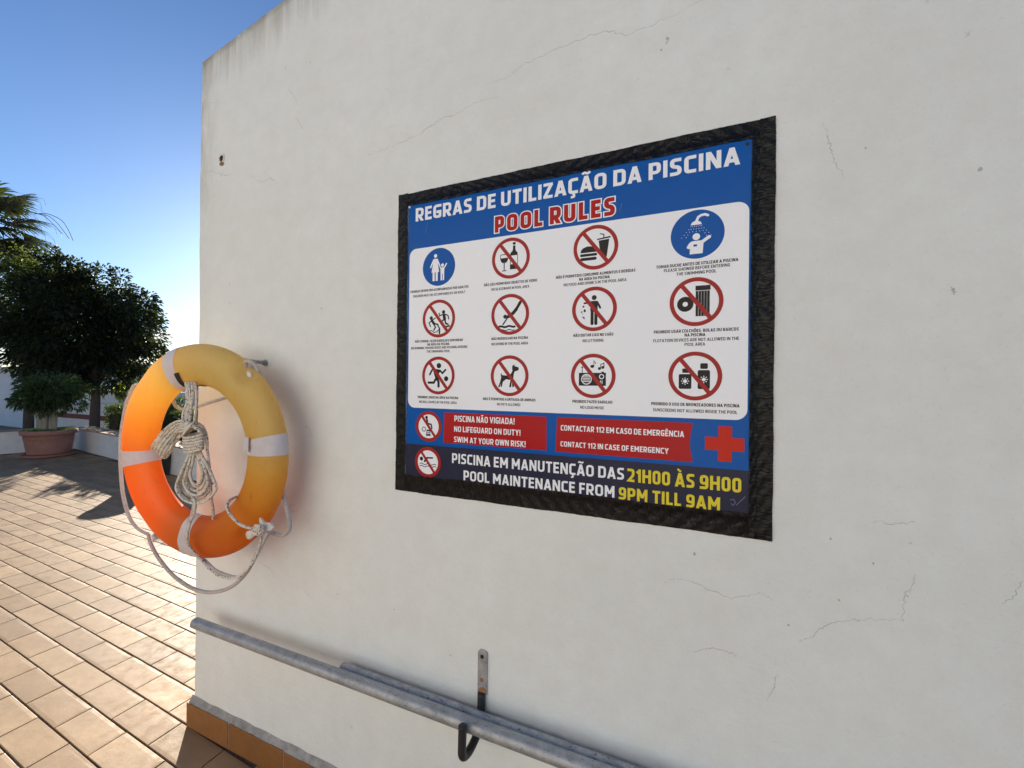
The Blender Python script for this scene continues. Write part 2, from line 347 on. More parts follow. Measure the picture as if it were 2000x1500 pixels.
for q, (size, x, y, i, j) in enumerate(cells):
    h = hash((i*7919+j*104729)) % 1000/1000
    rz = ANG+(rnd.random()-.5)*.008; dz = (rnd.random()-.5)*.0009
    tx_, ty_ = (rnd.random()-.5)*.005, (rnd.random()-.5)*.004
    me, src = PM[(i*5+j*3) % 6]
    if q < 298 and size > 0:
        o = bpy.data.objects.new('paver', me); COL.objects.link(o); o.location = (x, y, dz); o.rotation_euler = (tx_, ty_, rz); o.parent = terrace
    else:
        c_, s_ = math.cos(rz), math.sin(rz); n0 = len(mbS.v)
        for a, b, z in src.v: mbS.v.append((x+a*c_-b*s_, y+a*s_+b*c_, z+dz+a*-ty_+b*tx_))
        mbS.f += [tuple(n0+t for t in f) for f in src.f]
mbS.build('pavers_beyond', PAVER, terrace, kind='stuff')

# ------------------------------------------------------------------ the white wall
wall = empty('white_wall', (-1.8, .14, 0), label='tall white rendered wall with sloping top, carrying the pool rules sign', cat='wall')
mb = MB(); T = .28; out = []
N = 70
for k in range(N+1):
    z = 2.735*k/N; out.append((-1.805+.0035*(rnd.random()-.5)+.003*math.sin(z*5), z))
XR = 4.5
for k in range(1, 25):
    x = -1.805+.05+(1.5)*(k-1)/24; out.append((x, 2.735+.178*(x+1.805)+.003*(rnd.random()-.5)))
out += [(XR, 2.735+.178*(XR+1.805)), (XR, 0)]
n = len(out)
mb.poly([(x, 0, z) for x, z in reversed(out)]); mb.poly([(x, T, z) for x, z in out])
for i in range(n):
    a, b = out[i], out[(i+1) % n]; mb.poly([(a[0], 0, a[1]), (b[0], 0, b[1]), (b[0], T, b[1]), (a[0], T, a[1])])
mb.build('render_coat', WALL, wall)
# skirting tiles and mortar fillet
z1 = .098
xs = [-1.822, -1.562, -1.262]
while xs[-1] < 4.2: xs.append(xs[-1]+.300)
for k in range(len(xs)-1):
    mb = MB(); e = rnd.uniform(-.0015, .0015)
    mb.box(xs[k]+(0 if k == 0 else .0022), xs[k+1]-.0022, -.020+e, -.002, .001, z1+e, .0015); mb.build('skirting_tile', SKIRT, wall)
for k in range(1):
    mb = MB(); mb.box(-1.8225, -1.8075, -.0015, .28, .001, z1, .0015); mb.build('skirting_tile', SKIRT, wall)
mb = MB(); rows = []
for k in range(160):
    x = -1.816+k*.038; a = .001*math.sin(k*1.7)+.0015*rnd.random()
    rows.append([(x, -.0005, z1+.019+a*2), (x, -.003-a*.3, z1+.013+a*2), (x, -.0110-a*.5, z1+.002+a*.5), (x, -.0180, z1-.001), (x, -.0015, z1-.004)])
mb.grid(rows); mb.build('mortar_fillet', MORTAR, wall, smooth=True)
# grout between skirting tiles
mb = MB(); mb.box(-1.80, 4.2, -.0165, -.003, .0005, z1-.002); mb.build('skirting_grout', MORTAR, wall)
# hairline cracks
mb = MB()
def crack(pts, wd=.0016):
    P = catmull([(x, 0, z) for x, z in pts], 7); q = []
    for i, p in enumerate(P):
        q.append(Vector((p.x+rnd.uniform(-.0035, .0035), 0, p.z+rnd.uniform(-.0035, .0035))))
    for i in range(len(q)-1):
        t = (q[i+1]-q[i]); 
        if t.length < 1e-6: continue
        t.normalize(); nn = Vector((-t.z, 0, t.x)); f = i/(len(q)-1); w0 = wd*(.35+.65*math.sin(math.pi*min(max(f, .03), .97)))*rnd.uniform(.35, 1.2)
        a, b = q[i]-t*.0005, q[i+1]+t*.0005; y = -.0003-.00004*(i % 3)
        mb.poly([(a.x-nn.x*w0/2, y, a.z-nn.z*w0/2), (b.x-nn.x*w0/2, y, b.z-nn.z*w0/2), (b.x+nn.x*w0/2, y, b.z+nn.z*w0/2), (a.x+nn.x*w0/2, y, a.z+nn.z*w0/2)])
CR = [[(0.063, 2.315), (0.017, 2.305), (-0.052, 2.294), (-0.118, 2.293), (-0.150, 2.314), (-0.202, 2.318), (-0.298, 2.309), (-0.385, 2.296), (-0.431, 2.278), (-0.495, 2.275)], [(-0.454, 2.227), (-0.511, 2.233), (-0.595, 2.216), (-0.648, 2.214), (-0.703, 2.192), (-0.779, 2.177), (-0.849, 2.169), (-0.922, 2.164)],
 [(-1.804, 2.537), (-1.768, 2.549), (-1.702, 2.546)], [(-1.806, 2.272), (-1.746, 2.271), (-1.648, 2.238), (-1.602, 2.237)], [(-1.496, 2.206), (-1.438, 2.172), (-1.383, 2.171), (-1.355, 2.147)], [(-1.307, 2.490), (-1.275, 2.457), (-1.254, 2.424)], [(-1.263, 2.374), (-1.240, 2.346), (-1.219, 2.319)],
 [(-1.425, 2.208), (-1.388, 2.178), (-1.363, 2.163)], [(0.292, 1.972), (0.303, 1.943), (0.307, 1.915), (0.316, 1.883), (0.332, 1.852)], [(0.260, 0.873), (0.278, 0.887), (0.304, 0.918), (0.346, 0.939), (0.379, 0.949), (0.428, 0.959)], [(0.428, 0.959), (0.433, 1.001), (0.438, 1.023), (0.449, 1.050)], [(-0.005, 0.948), (0.029, 0.962), (0.083, 0.951), (0.135, 0.939), (0.184, 0.961), (0.213, 0.952)],
 [(0.570, 1.022), (0.583, 1.039), (0.595, 1.069)], [(0.205, 0.729), (0.216, 0.766), (0.222, 0.795)], [(0.058, 0.799), (0.105, 0.816), (0.146, 0.813)],
 [(-1.427, 0.738), (-1.385, 0.731), (-1.344, 0.710)], [(-1.200, 0.692), (-1.175, 0.671), (-1.145, 0.656)], [(-1.281, 0.954), (-1.243, 0.953), (-1.205, 0.977)], [(-1.281, 0.945), (-1.251, 0.976), (-1.217, 0.968)],[(-1.209, 1.263), (-1.177, 1.251), (-1.159, 1.221)],[(-0.014, 2.234), (-0.012, 2.246), (-0.010, 2.250)],[(0.497, 1.610), (0.499, 1.602), (0.500, 1.596)],[(0.383, 1.145), (0.418, 1.149), (0.448, 1.154)]]
for c_ in CR: crack(c_, .0013)
mb.build('hairline_cracks', CRACK, wall, kind='stuff')
mb = MB()
for x, z, s in [(-1.674, 2.240, 0.0039), (-0.026, 2.226, 0.0032), (-0.013, 2.249, 0.0039), (0.534, 1.826, 0.0046), (0.498, 1.604, 0.0039), (0.241, 0.904, 0.0026), (0.328, 0.977, 0.0026), (0.313, 1.101, 0.0026), (-1.190, 2.549, 0.0026), (-1.314, 2.567, 0.0026), (0.383, 1.062, 0.0026), (0.057, 1.025, 0.0039), (0.365, 1.903, 0.0026), (-1.424, 0.522, 0.0026), (-1.427, 0.577, 0.0026), (-1.033, 0.701, 0.0026), (-0.798, 0.702, 0.0026), (-0.592, 0.613, 0.0026)]:
    mb.poly([(x+s*math.cos(a)*rnd.uniform(.5, 1), -.0005, z+s*1.3*math.sin(a)*rnd.uniform(.5, 1)) for a in [2*math.pi*k/9 for k in range(9)]])
mb.build('paint_chips', CRACK, wall, kind='stuff')
# broken fixing hole
hx, hz = -1.672, 2.308
mb = MB(); mb.lathe([(.020, -.0008), (.019, -.0030), (.015, -.0035), (.0125, -.0010)], (hx, 0, hz), 18, 'y'); ho = mb.build('hole_rim', WPLAST, wall, smooth=True)
mb = MB(); mb.poly([(hx+(.0135+.003*math.sin(a*3))*math.cos(a)+.002, -.0012, hz+.019*math.sin(a)) for a in [2*math.pi*k/20 for k in range(20)]]); mb.build('fixing_hole', HOLE, wall)
mb = MB(); mb.poly([(hx+.012*math.cos(a)+.003, -.0036, hz-.022+.007*math.sin(a)) for a in [2*math.pi*k/14 for k in range(14)]]); mb.build('rust_stain', RUST, wall)

# ------------------------------------------------------------------ pool rules sign
sign = empty('pool_rules_sign', (-.293, -.005, 1.545), label='blue and white pool rules sign in Portuguese and English, framed with black duct tape', cat='sign')
SY = -.0045
mb = MB(); mb.box(-.757, .165, -.0045, -.0008, 1.128, 1.970, .0006); mb.build('board', V['blue'], sign)
LAY = {'white': 1, 'navy': 1, 'red': 2, 'cross': 2}
def flat(polys, name, m, layer, parent, **k):
    mb = MB()
    for i, P in enumerate(polys): mb.poly([(x, SY-.0003*layer-.000004*(i % 20), z) for x, z in P])
    return mb.build(name, m, parent, **k)
def rrect(x0, x1, z0, z1, r, n=8):
    P = []
    for cx, cz, a0 in ((x1-r, z1-r, 0), (x0+r, z1-r, 90), (x0+r, z0+r, 180), (x1-r, z0+r, 270)):
        for k in range(n+1):
            a = R(a0+90*k/n); P.append((cx+r*math.cos(a), cz+r*math.sin(a)))
    return P
flat([rrect(-.751, .1605, 1.3405, 1.8295, .024)], 'white_panel', V['white'], 1, sign)
flat([[(-.757, 1.1285), (.1649, 1.1285), (.1649, 1.2288), (-.757, 1.2288)]], 'navy_band', V['navy'], 1, sign)
flat([[(-.6225, 1.240), (-.3025, 1.240), (-.3032, 1.330), (-.6195, 1.330)]], 'red_box', V['red'], 1, sign)
curve = [(.0514-.0065*math.sin(math.pi*k/10), 1.3297-.091*k/10) for k in range(11)]
flat([[(-.2745, 1.330)]+curve+[(-.2781, 1.239)]], 'red_box', V['red'], 1, sign)
flat([[(.1035, 1.3255), (.1035, 1.3), (.0765, 1.3), (.0765, 1.270), (.1035, 1.270), (.1035, 1.2455), (.1308, 1.2455), (.1308, 1.270), (.1552, 1.270), (.1552, 1.3), (.1308, 1.3), (.1308, 1.3255)]], 'red_cross', V['cross'], 1, sign)

# ---- lettering drawn with strokes
def fillet(pts, rad, closed):
    n = len(pts); out = []
    for i, p in enumerate(pts):
        r = p[2] if len(p) > 2 else rad
        if (not closed and i in (0, n-1)) or r <= 0: out.append((p[0], p[1])); continue
        a = Vector(pts[i-1][:2]); b = Vector(p[:2]); c = Vector(pts[(i+1) % n][:2])
        u = a-b; v = c-b; d = min(r, u.length*.499, v.length*.499); u.normalize(); v.normalize()
        p0 = b+u*d; p2 = b+v*d
        for k in range(7):
            t = k/6; q = (1-t)**2*p0+2*t*(1-t)*b*1.0+t*t*p2
            q = q+(b-(p0+p2)/2)*(.22*t*(1-t)) 
            out.append((q.x, q.y))
    return out
def stroke(pts, t, closed=False, cap=True):
    """polyline to quads, mitred"""
    P = [Vector(p) for p in pts]; n = len(P)
    if not closed and cap:
        P[0] = P[0]+(P[0]-P[1]).normalized()*t/2; P[-1] = P[-1]+(P[-1]-P[-2]).normalized()*t/2
    L = []; Rr = []
    for i in range(n):
        if closed: a = (P[i]-P[i-1]).normalized(); b = (P[(i+1) % n]-P[i]).normalized()
        else:
            a = (P[i]-P[i-1]).normalized() if i else (P[1]-P[0]).normalized(); b = (P[i+1]-P[i]).normalized() if i < n-1 else a
        na = Vector((-a.y, a.x)); nb = Vector((-b.y, b.x)); m = (na+nb)
        if m.length < 1e-4: m = na
        m.normalize(); k = min(1/max(m.dot(na), .35), 1.9)*t/2
        L.append(P[i]+m*k); Rr.append(P[i]-m*k)
    q = []
    for i in range(n if closed else n-1):
        j = (i+1) % n; q.append([L[i], Rr[i], Rr[j], L[j]])
    return q
def clip(poly, y0, y1):
    for s, lim in ((1, y0), (-1, y1)):
        out = []
        for i in range(len(poly)):
            a, b = poly[i-1], poly[i]; ia = s*(a.y-lim) >= 0; ib = s*(b.y-lim) >= 0
            if ia != ib: f = (lim-a.y)/(b.y-a.y); out.append(a+(b-a)*f)
            if ib: out.append(b)
        poly = out
        if len(poly) < 3: return []
    return poly
def glyph(ch, t, extra=0):
    """returns width, quads. cap height 1; centre lines inset by t0/2, drawn with thickness t0+extra"""
    h = t/2; q = []; TT = t+extra
    def box(w): return h, w-h, h, 1-h
    def st(pts, closed=False, cap=True, rad=.26, y0=0, y1=1):
        for p in stroke(fillet(pts, rad, closed), TT, closed, cap):
            p = clip(p, y0-extra/2, y1+extra/2)
            if p: q.append(p)
    W = dict(A=.66, B=.60, C=.54, D=.63, E=.50, F=.48, G=.60, H=.63, I=t, J=.42, K=.62, L=.47, M=.80, N=.66, O=.64, P=.58, Q=.64, R=.61, S=.54, T=.56, U=.62, V=.66, W=.92, X=.64, Y=.62, Z=.54)
    W.update({'0': .56, '1': .36, '2': .53, '9': .56, '!': t, ',': t, "'": t*.8, ' ': .24})
    acc = {'Ã': ('A', '~'), 'Ç': ('C', ','), 'À': ('A', '`'), 'Ê': ('E', '^'), 'É': ('E', '´'), 'Á': ('A', '´'), 'Õ': ('O', '~')}
    a = None
    if ch in acc: ch, a = acc[ch]
    w = W[ch]; l, r, b, T = box(w); m = w/2
    if ch in 'O0Q': st([(l, b), (l, T), (r, T), (r, b)], True)
    elif ch == 'A':
        e = .25; s = (m-l*.9)
        st([(l*.85-s*e, -e*1.0), (m+.005, 1+.04)], cap=False); st([(w-l*.85+s*e, -e*1.0), (m-.005, 1+.04)], cap=False); st([(w*.28, .27), (w*.72, .27)], cap=False)
    elif ch in 'BPRDEF':
        if ch == 'E': st([(r, T), (l, T, 0), (l, b, 0), (r, b)]); st([(l, .51), (r-.04, .51)])
        elif ch == 'F': st([(r, T), (l, T, 0), (l, b)]); st([(l, .48), (r-.04, .48)])
        elif ch == 'D': st([(l, b, 0), (l, T, 0), (r, T, .3), (r, b, .3)], True)
        elif ch == 'B': st([(l, b, 0), (l, T, 0), (r-.02, T, .2), (r-.02, .53, .2), (l, .53, 0)], True); st([(l, .53, 0), (r, .53, .2), (r, b, .2), (l, b, 0)])
        else:
            st([(l, b), (l, T, 0), (r, T, .26), (r, .40, .26), (l, .40)])
            if ch == 'R': st([(m-.04, .45), (r+.07, -.12)], cap=False)
    elif ch == 'C': st([(r, T), (l, T, .3), (l, b, .3), (r, b)])
    elif ch == 'G': st([(r, T), (l, T, .3), (l, b, .3), (r, b, .05), (r, .46, 0), (m+.04, .46)])
    elif ch == 'H': st([(l, b), (l, T)]); st([(r, b), (r, T)]); st([(l, .5), (r, .5)], cap=False)
    elif ch == 'I': st([(m, b), (m, T)])
    elif ch == 'J': st([(r, T), (r, b, .2), (l-.02, b)])
    elif ch == 'K': st([(l, b), (l, T)]); st([(l+.06, .44), (r+.06, 1.12)], cap=False); st([(l+.12, .60), (r+.10, -.12)], cap=False)
    elif ch == 'L': st([(l, T), (l, b, 0), (r, b)])
    elif ch == 'M': st([(l+.015, b), (l+.015, T)]); st([(r-.015, b), (r-.015, T)]); st([(l-.02, 1.05), (m, .30)], cap=False); st([(r+.02, 1.05), (m, .30)], cap=False)
    elif ch == 'N': st([(l, b), (l, T)]); st([(r, b), (r, T)]); st([(l-.02, 1.06), (r+.02, -.06)], cap=False)
    elif ch == 'S': st([(r-.02, T), (l, T, .24), (l, .54, .2), (r, .46, .2), (r, b, .24), (l+.01, b)])
    elif ch == 'T': st([(m, b), (m, T)]); st([(l, T), (r, T)])
    elif ch == 'U': st([(l, T), (l, b, .3), (r, b, .3), (r, T)])
    elif ch == 'V': e = .25; st([(l*.85-(m-l)*e, 1+e), (m+.005, -.04)], cap=False); st([(w-l*.85+(m-l)*e, 1+e), (m-.005, -.04)], cap=False)
    elif ch == 'W':
        for x0, x1 in ((l*.7, w*.27), (w*.5, w*.27), (w*.5, w*.73), (w-l*.7, w*.73)): d = (x0-x1)*.15; st([(x0+d, 1.15), (x1, -.03)], cap=False)
    elif ch == 'X': st([(l-.06, -.12), (r+.06, 1.12)], cap=False); st([(l-.06, 1.12), (r+.06, -.12)], cap=False)
    elif ch == 'Y': st([(m, b), (m, .45)]); st([(l-.08, 1.16), (m+.01, .38)], cap=False); st([(r+.08, 1.16), (m-.01, .38)], cap=False)
    elif ch == 'Z': st([(l, T), (r, T)]); st([(l, b), (r, b)]); st([(r+.03, T+.02), (l-.03, b-.02)], cap=False)
    elif ch == '1': st([(r, b), (r, T)]); st([(r, T-.02), (l-.04, T-.20)], cap=False)
    elif ch == '2': st([(l, T), (r, T, .24), (r, .5, .16), (l, b, 0), (r, b)])
    elif ch == '9': st([(l, T), (l, .42), (r, .42), (r, T)], True, rad=.22); st([(r, T-.25), (r, b, .24), (l, b)])
    elif ch == '!': st([(m, .40), (m, T)]); st([(m, h), (m, h+.015)])
    elif ch == ',': st([(m, h*.9), (m-.04, -.10)], cap=False, y0=-.2)
    elif ch == "'": st([(m, .78), (m, .98)], cap=False)
    k = .62
    if a:
        cx = w/2
        sav = TT; 
        def sa(pts):
            for p in stroke(fillet(pts, .08, False), TT*.72, False, False): q.append(p)
        if a == '~': sa([(cx-.21, 1.12), (cx-.11, 1.22), (cx+.09, 1.12), (cx+.21, 1.23)])
        elif a == ',': sa([(cx+.03, .04), (cx+.05, -.09), (cx+.06, -.20), (cx-.12, -.21)])
        elif a == '`': sa([(cx-.17, 1.28), (cx+.06, 1.09)])
        elif a == '´': sa([(cx+.17, 1.28), (cx-.06, 1.09)])
        elif a == '^': sa([(cx-.17, 1.10), (cx, 1.24), (cx+.17, 1.10)])
    return w, q
def lettering(s, x0, x1, z, cap, t, gap, extra=0):
    pen = 0; polys = []
    for ch in s:
        wdt, qs = glyph(ch, t, extra)
        polys += [[(p.x+pen, p.y) for p in q] for q in qs]
        pen += wdt+(gap if ch != ' ' else 0)
    tot = pen-gap; k = (x1-x0)/tot
    return [[(x0+px*k, z+py*cap) for px, py in q] for q in polys]
TEXTS = [
     ('REGRAS DE UTILIZAÇÃO DA PISCINA', -0.73, 0.1411, 1.9134, 0.0407, 'title') ,
     ('POOL RULES', -0.4613, -0.1307, 1.8415, 0.046299999999999994, 'pool') ,
     ('PISCINA NÃO VIGIADA!', -0.5852, -0.3949, 1.3047, 0.0175, 'w') ,
     ('NO LIFEGUARD ON DUTY!', -0.5857, -0.3772, 1.2747, 0.0162, 'w') ,
     ('SWIM AT YOUR OWN RISK!', -0.586, -0.3619, 1.2443, 0.0162, 'w') ,
     ('CONTACTAR 112 EM CASO DE EMERGÊNCIA', -0.264, 0.0324, 1.2956, 0.0141, 'w') ,
     ('CONTACT 112 IN CASE OF EMERGENCY', -0.2642, -0.0011, 1.2537, 0.0137, 'w') ,
     ('PISCINA EM MANUTENÇÃO DAS', -0.5918, -0.1025, 1.182, 0.0292, 'w') ,
     ('21H00 ÀS 9H00', -0.0945, 0.15, 1.1788, 0.0324, 'y') ,
     ('POOL MAINTENANCE FROM', -0.5527, -0.1246, 1.1353, 0.0287, 'w') ,
     ('9PM TILL 9AM', -0.1145, 0.1087, 1.1333, 0.0302, 'y') ,
     ('CRIANÇAS DEVEM SER ACOMPANHADAS POR ADULTOS', -0.7467, -0.5433, 1.6945, 0.0072, 'b') ,
     ('CHILDREN MUST BE ACCOMPANIED BY AN ADULT', -0.7362, -0.5538, 1.6799, 0.0072, 'n') ,
     ('NÃO SÃO PERMITIDOS OBJECTOS DE VIDRO', -0.4928, -0.3339, 1.6938, 0.0072, 'b') ,
     ('NO GLASSWARE IN POOL AREA', -0.4693, -0.3561, 1.6792, 0.0072, 'n') ,
     ('NÃO É PERMITIDO CONSUMIR ALIMENTOS E BEBIDAS', -0.2812, -0.0803, 1.6954, 0.0072, 'b') ,
     ('NA ÁREA DA PISCINA', -0.2195, -0.142, 1.6849, 0.0072, 'b') ,
     ("NO FOOD AND DRINK'S IN THE POOL AREA", -0.2601, -0.1014, 1.6738, 0.0072, 'n') ,
     ('TOMAR DUCHE ANTES DE UTILIZAR A PISCINA', -0.0325, 0.14, 1.6968, 0.0072, 'b') ,
     ('PLEASE SHOWER BEFORE ENTERING', -0.0152, 0.1237, 1.6866, 0.0072, 'n') ,
     ('THE SWIMMING POOL', 0.0124, 0.0963, 1.6756, 0.0072, 'n') ,
     ('NÃO CORRER, FAZER BARULHO E EMPURRAR', -0.7271, -0.56, 1.5403, 0.0072, 'b') ,
     ('NA ÁREA DA PISCINA', -0.6822, -0.6054, 1.5301, 0.0072, 'b') ,
     ('NO RUNNING, MAKING NOISE AND PUSHING AROUND', -0.7415, -0.5449, 1.5199, 0.0072, 'n') ,
     ('THE SWIMMING POOL', -0.6851, -0.6031, 1.5087, 0.0072, 'n') ,
     ('NÃO MERGULHAR NA PISCINA', -0.4678, -0.3581, 1.5397, 0.0072, 'b') ,
     ('NO DIVING IN THE POOL AREA', -0.4676, -0.3579, 1.5247, 0.0072, 'n') ,
     ('NÃO DEITAR LIXO NO CHÃO', -0.2328, -0.1315, 1.5401, 0.0072, 'b') ,
     ('NO LITTERING', -0.2086, -0.1558, 1.5257, 0.0072, 'n') ,
     ('PROIBIDO USAR COLCHÕES, BOLAS OU BARCOS', -0.0364, 0.142, 1.5409, 0.0072, 'b') ,
     ('NA PISCINA', 0.0314, 0.075, 1.5312, 0.0072, 'b') ,
     ('FLOTATION DEVICES ARE NOT ALLOWED IN THE', -0.0374, 0.1428, 1.5199, 0.0072, 'n') ,
     ('POOL AREA', 0.0316, 0.0747, 1.5092, 0.0072, 'n') ,
     ('PROIBIDO JOGOS NA ÁREA DA PISCINA', -0.7149, -0.5728, 1.3701, 0.0072, 'b') ,
     ('NO BALL GAMES IN THE POOL AREA', -0.7098, -0.5781, 1.3559, 0.0072, 'n') ,
     ('NÃO É PERMITIDO A ENTRADA DE ANIMAIS', -0.4923, -0.3347, 1.3698, 0.0072, 'b') ,
     ('NO PETS ALLOWED', -0.4483, -0.3788, 1.3557, 0.0072, 'n') ,
     ('PROIBIDO FAZER BARULHO', -0.2337, -0.1324, 1.3694, 0.0072, 'b') ,
     ('NO LOUD MUSIC', -0.2131, -0.1527, 1.3545, 0.0072, 'n') ,
     ('PROIBIDO O USO DE BRONZEADORES NA PISCINA', -0.0406, 0.1447, 1.3688, 0.0072, 'b') ,
     ('SUNSCREENS NOT ALLOWED INSIDE THE POOL', -0.0366, 0.1408, 1.3541, 0.0072, 'n') ,
]
ICONS = [
     ('family', -0.6451, 1.7655) ,
     ('glass', -0.412, 1.7653) ,
     ('food', -0.1784, 1.7666) ,
     ('shower', 0.0559, 1.7682) ,
     ('run', -0.6433, 1.6102) ,
     ('dive', -0.4123, 1.6093) ,
     ('litter', -0.1802, 1.6097) ,
     ('float', 0.0548, 1.6115) ,
     ('ball', -0.6427, 1.4396) ,
     ('dog', -0.4121, 1.4389) ,
     ('music', -0.1817, 1.4388) ,
     ('cream', 0.0537, 1.4389) ,
     ('guard', -0.6748, 1.2857) ,
     ('swim', -0.6759, 1.177) ,
]
ST = {'title': ('white', .200, .110, 'title_lettering'), 'w': ('white', .185, .120, 'lettering'), 'y': ('yellow', .195, .110, 'lettering'), 'b': ('black', .20, .10, 'caption_lettering'), 'n': ('text', .175, .11, 'caption_lettering')}
for s, x0, x1, z, cap, st in TEXTS:
    if st == 'pool':
        a = flat(lettering(s, x0, x1, z, cap*1.0, .24, .16, .11), 'title_lettering', V['white'], 2, sign)
        flat(lettering(s, x0, x1, z, cap*1.0, .24, .16, -.015), 'title_lettering_red', V['red'], 3, sign)
    else:
        mname, t, g, nm = ST[st]; flat(lettering(s, x0, x1, z, cap, t, g), nm, V[mname], 2, sign)

# ---- pictograms in a unit circle
def disc(cx, cy, r, n=24, ry=None): return [(cx+r*math.cos(2*math.pi*k/n), cy+(ry or r)*math.sin(2*math.pi*k/n)) for k in range(n)]
def line(*pts, t=.1, rnd_=True):
    q = [[(p.x, p.y) for p in s] for s in stroke(pts, t, False, False)]
    if rnd_: q += [disc(p[0], p[1], t/2, 10) for p in pts]
    return q
def annulus(cx, cy, r0, r1, n=48):
    return [[(cx+r*math.cos(a), cy+r*math.sin(a)) for r, a in ((r0, 2*math.pi*k/n), (r1, 2*math.pi*k/n), (r1, 2*math.pi*(k+1)/n), (r0, 2*math.pi*(k+1)/n))] for k in range(n)]
def wave(x0, x1, y, amp, t, n=18, cyc=2.0):
    P = [(x0+(x1-x0)*k/n, y+amp*math.sin(2*math.pi*cyc*k/n)) for k in range(n+1)]; return line(*P, t=t, rnd_=False)
def rect(x0, x1, y0, y1): return [[(x0, y0), (x1, y0), (x1, y1), (x0, y1)]]
def sun_(cx, cy, r):
    q = [disc(cx, cy, r, 14)]
    for k in range(8):
        a = math.pi*k/4; q += line((cx+math.cos(a)*r*1.35, cy+math.sin(a)*r*1.35), (cx+math.cos(a)*r*2.0, cy+math.sin(a)*r*2.0), t=.035, rnd_=False)
    return q
def fig(name):
    B, Wt = [], []
    if name == 'family':
        Wt = [disc(-.2, .60, .10)]+[[(-.31, .45), (-.09, .45), (.03, -.27), (-.44, -.27)]]+line((-.31, .40), (-.50, .02), t=.08)+line((-.09, .40), (.07, .04), t=.08)+rect(-.37, -.24, -.73, -.27)+rect(-.18, -.05, -.73, -.27)
        Wt += [disc(.235, .07, .09)]+[[(.11, -.05), (.36, -.05), (.34, -.38), (.12, -.38)]]+line((.34, -.08), (.48, .13), t=.07)+line((.12, -.08), (.06, .06), t=.06)+rect(.125, .215, -.73, -.38)+rect(.255, .345, -.73, -.38)
    if name == 'glass':
        B = [[(-.56, .04), (-.12, .04), (-.16, -.12), (-.24, -.20), (-.42, -.20), (-.51, -.12)]]+line((-.55, .05), (-.52, .21), (-.16, .21), (-.13, .05), t=.035)+line((-.335, -.2), (-.335, -.57), t=.05)+rect(-.45, -.21, -.61, -.57)
        B += rect(.11, .26, .64, .76)+rect(.12, .25, .40, .60)+[[(.12, .42), (.25, .42), (.27, .34), (.36, .24), (.38, .12), (-.02, .12), (-.01, .24), (.09, .34)]]+line((-.01, .1), (-.01, -.55), t=.03)+line((.37, .1), (.37, -.35), t=.03)+[[(-.02, -.31), (.18, -.31), (.33, -.55), (-.02, -.55)]]
    if name == 'food':
        B = [[(-.67, -.20), (-.65, -.08), (-.55, .02), (-.38, .08), (-.20, .07), (-.02, 0), (.06, -.20)]]+[rrect(-.69, .08, -.37, -.25, .05, 4), rrect(-.68, .06, -.56, -.42, .06, 4)]
        B += [[(.14, .28), (.61, .31), (.50, -.48), (.24, -.45)]]+[[(.07, .31), (.66, .36), (.66, .43), (.07, .37)]]+line((.37, .38), (.36, .54), (.21, .58), t=.045)
    if name == 'shower':
        Wt = line((.39, .72), (.28, .775), (.15, .76), (.04, .70), (-.02, .56), t=.10)+[[(-.25, .39), (.18, .39), (.12, .50), (0, .56), (-.08, .56), (-.19, .50)]]
        for k in range(7):
            a = (k-3)*.14
            for d in range(5):
                if abs(k-3) < 2 and d > 2: continue
                Wt.append(disc(-.03+(k-3)*.045+math.sin(a*1.6)*(.10+d*.14), .33-d*.105, .014, 6))
        Wt += [disc(-.03, -.10, .14)]+[[(-.20, -.27), (.16, -.27), (.24, -.36), (.21, -.80), (-.27, -.80), (-.26, -.50), (-.30, -.38)]]+line((.15, -.36), (.45, -.16), t=.13)+line((-.24, -.36), (-.33, -.50), t=.11)+line((-.33, -.52), (-.12, -.56), t=.09)
        B = rect(-.13, .0, -.50, -.41)
    if name == 'run':
        B = [disc(-.46, .05, .10)]+line((-.42, -.08), (-.28, -.26), t=.15)+line((-.45, -.10), (-.59, -.20), (-.50, -.40), t=.065)+line((-.38, -.05), (-.20, .04), t=.06)+line((-.28, -.26), (-.06, -.30), (0, -.44), t=.08)+line((-.30, -.28), (-.19, -.45), (-.29, -.60), t=.08)
        B += [disc(.30, .33, .10)]+line((.33, .16), (.37, -.05), t=.18)+line((.24, .20), (.06, .14), (.03, .28), t=.06)+line((.43, .20), (.58, .12), (.61, -.05), t=.065)+line((.38, -.06), (.44, -.28), (.58, -.33), t=.09)+line((.33, -.06), (.20, -.16), t=.08)
        B += line((-.55, -.62), (-.42, -.62), (-.28, -.72), (-.1, -.70), (.02, -.58), t=.045)+line((.06, -.50), (.06, -.78), t=.09)+line((.40, -.46), (.66, -.42), t=.09)
    if name == 'dive':
        B = line((.54, .56), (.33, .23), t=.15)+line((.34, .24), (.17, .05), (-.08, -.10), t=.17)+line((-.08, -.10), (-.36, -.48), t=.07)+[disc(-.25, -.10, .10)]+wave(-.60, .30, -.59, .025, .10)+wave(-.50, .25, -.76, .025, .045)
    if name == 'litter':
        B = [disc(0, .51, .11)]+[rrect(-.17, .16, -.12, .36, .06, 4)]+line((.14, .30), (.27, .04), t=.09)+line((-.14, .31), (-.44, .28), t=.08)+line((-.085, -.1), (-.085, -.66), t=.14)+line((.085, -.1), (.085, -.66), t=.14)
        B += [disc(-.48, .13, .045), disc(-.42, -.06, .05, ry=.07), disc(-.56, -.11, .035), disc(-.52, -.20, .02), [(-.54, -.30), (-.42, -.36), (-.42, -.46), (-.50, -.38)]]
    if name == 'float':
        B = annulus(-.40, -.08, .10, .31, 32)+rect(-.02, .53, .45, .65)+[[(-.01+.105*k, -.60), (.085+.105*k, -.60), (.085+.105*k, .43), (-.01+.105*k, .43)] for k in range(5)]
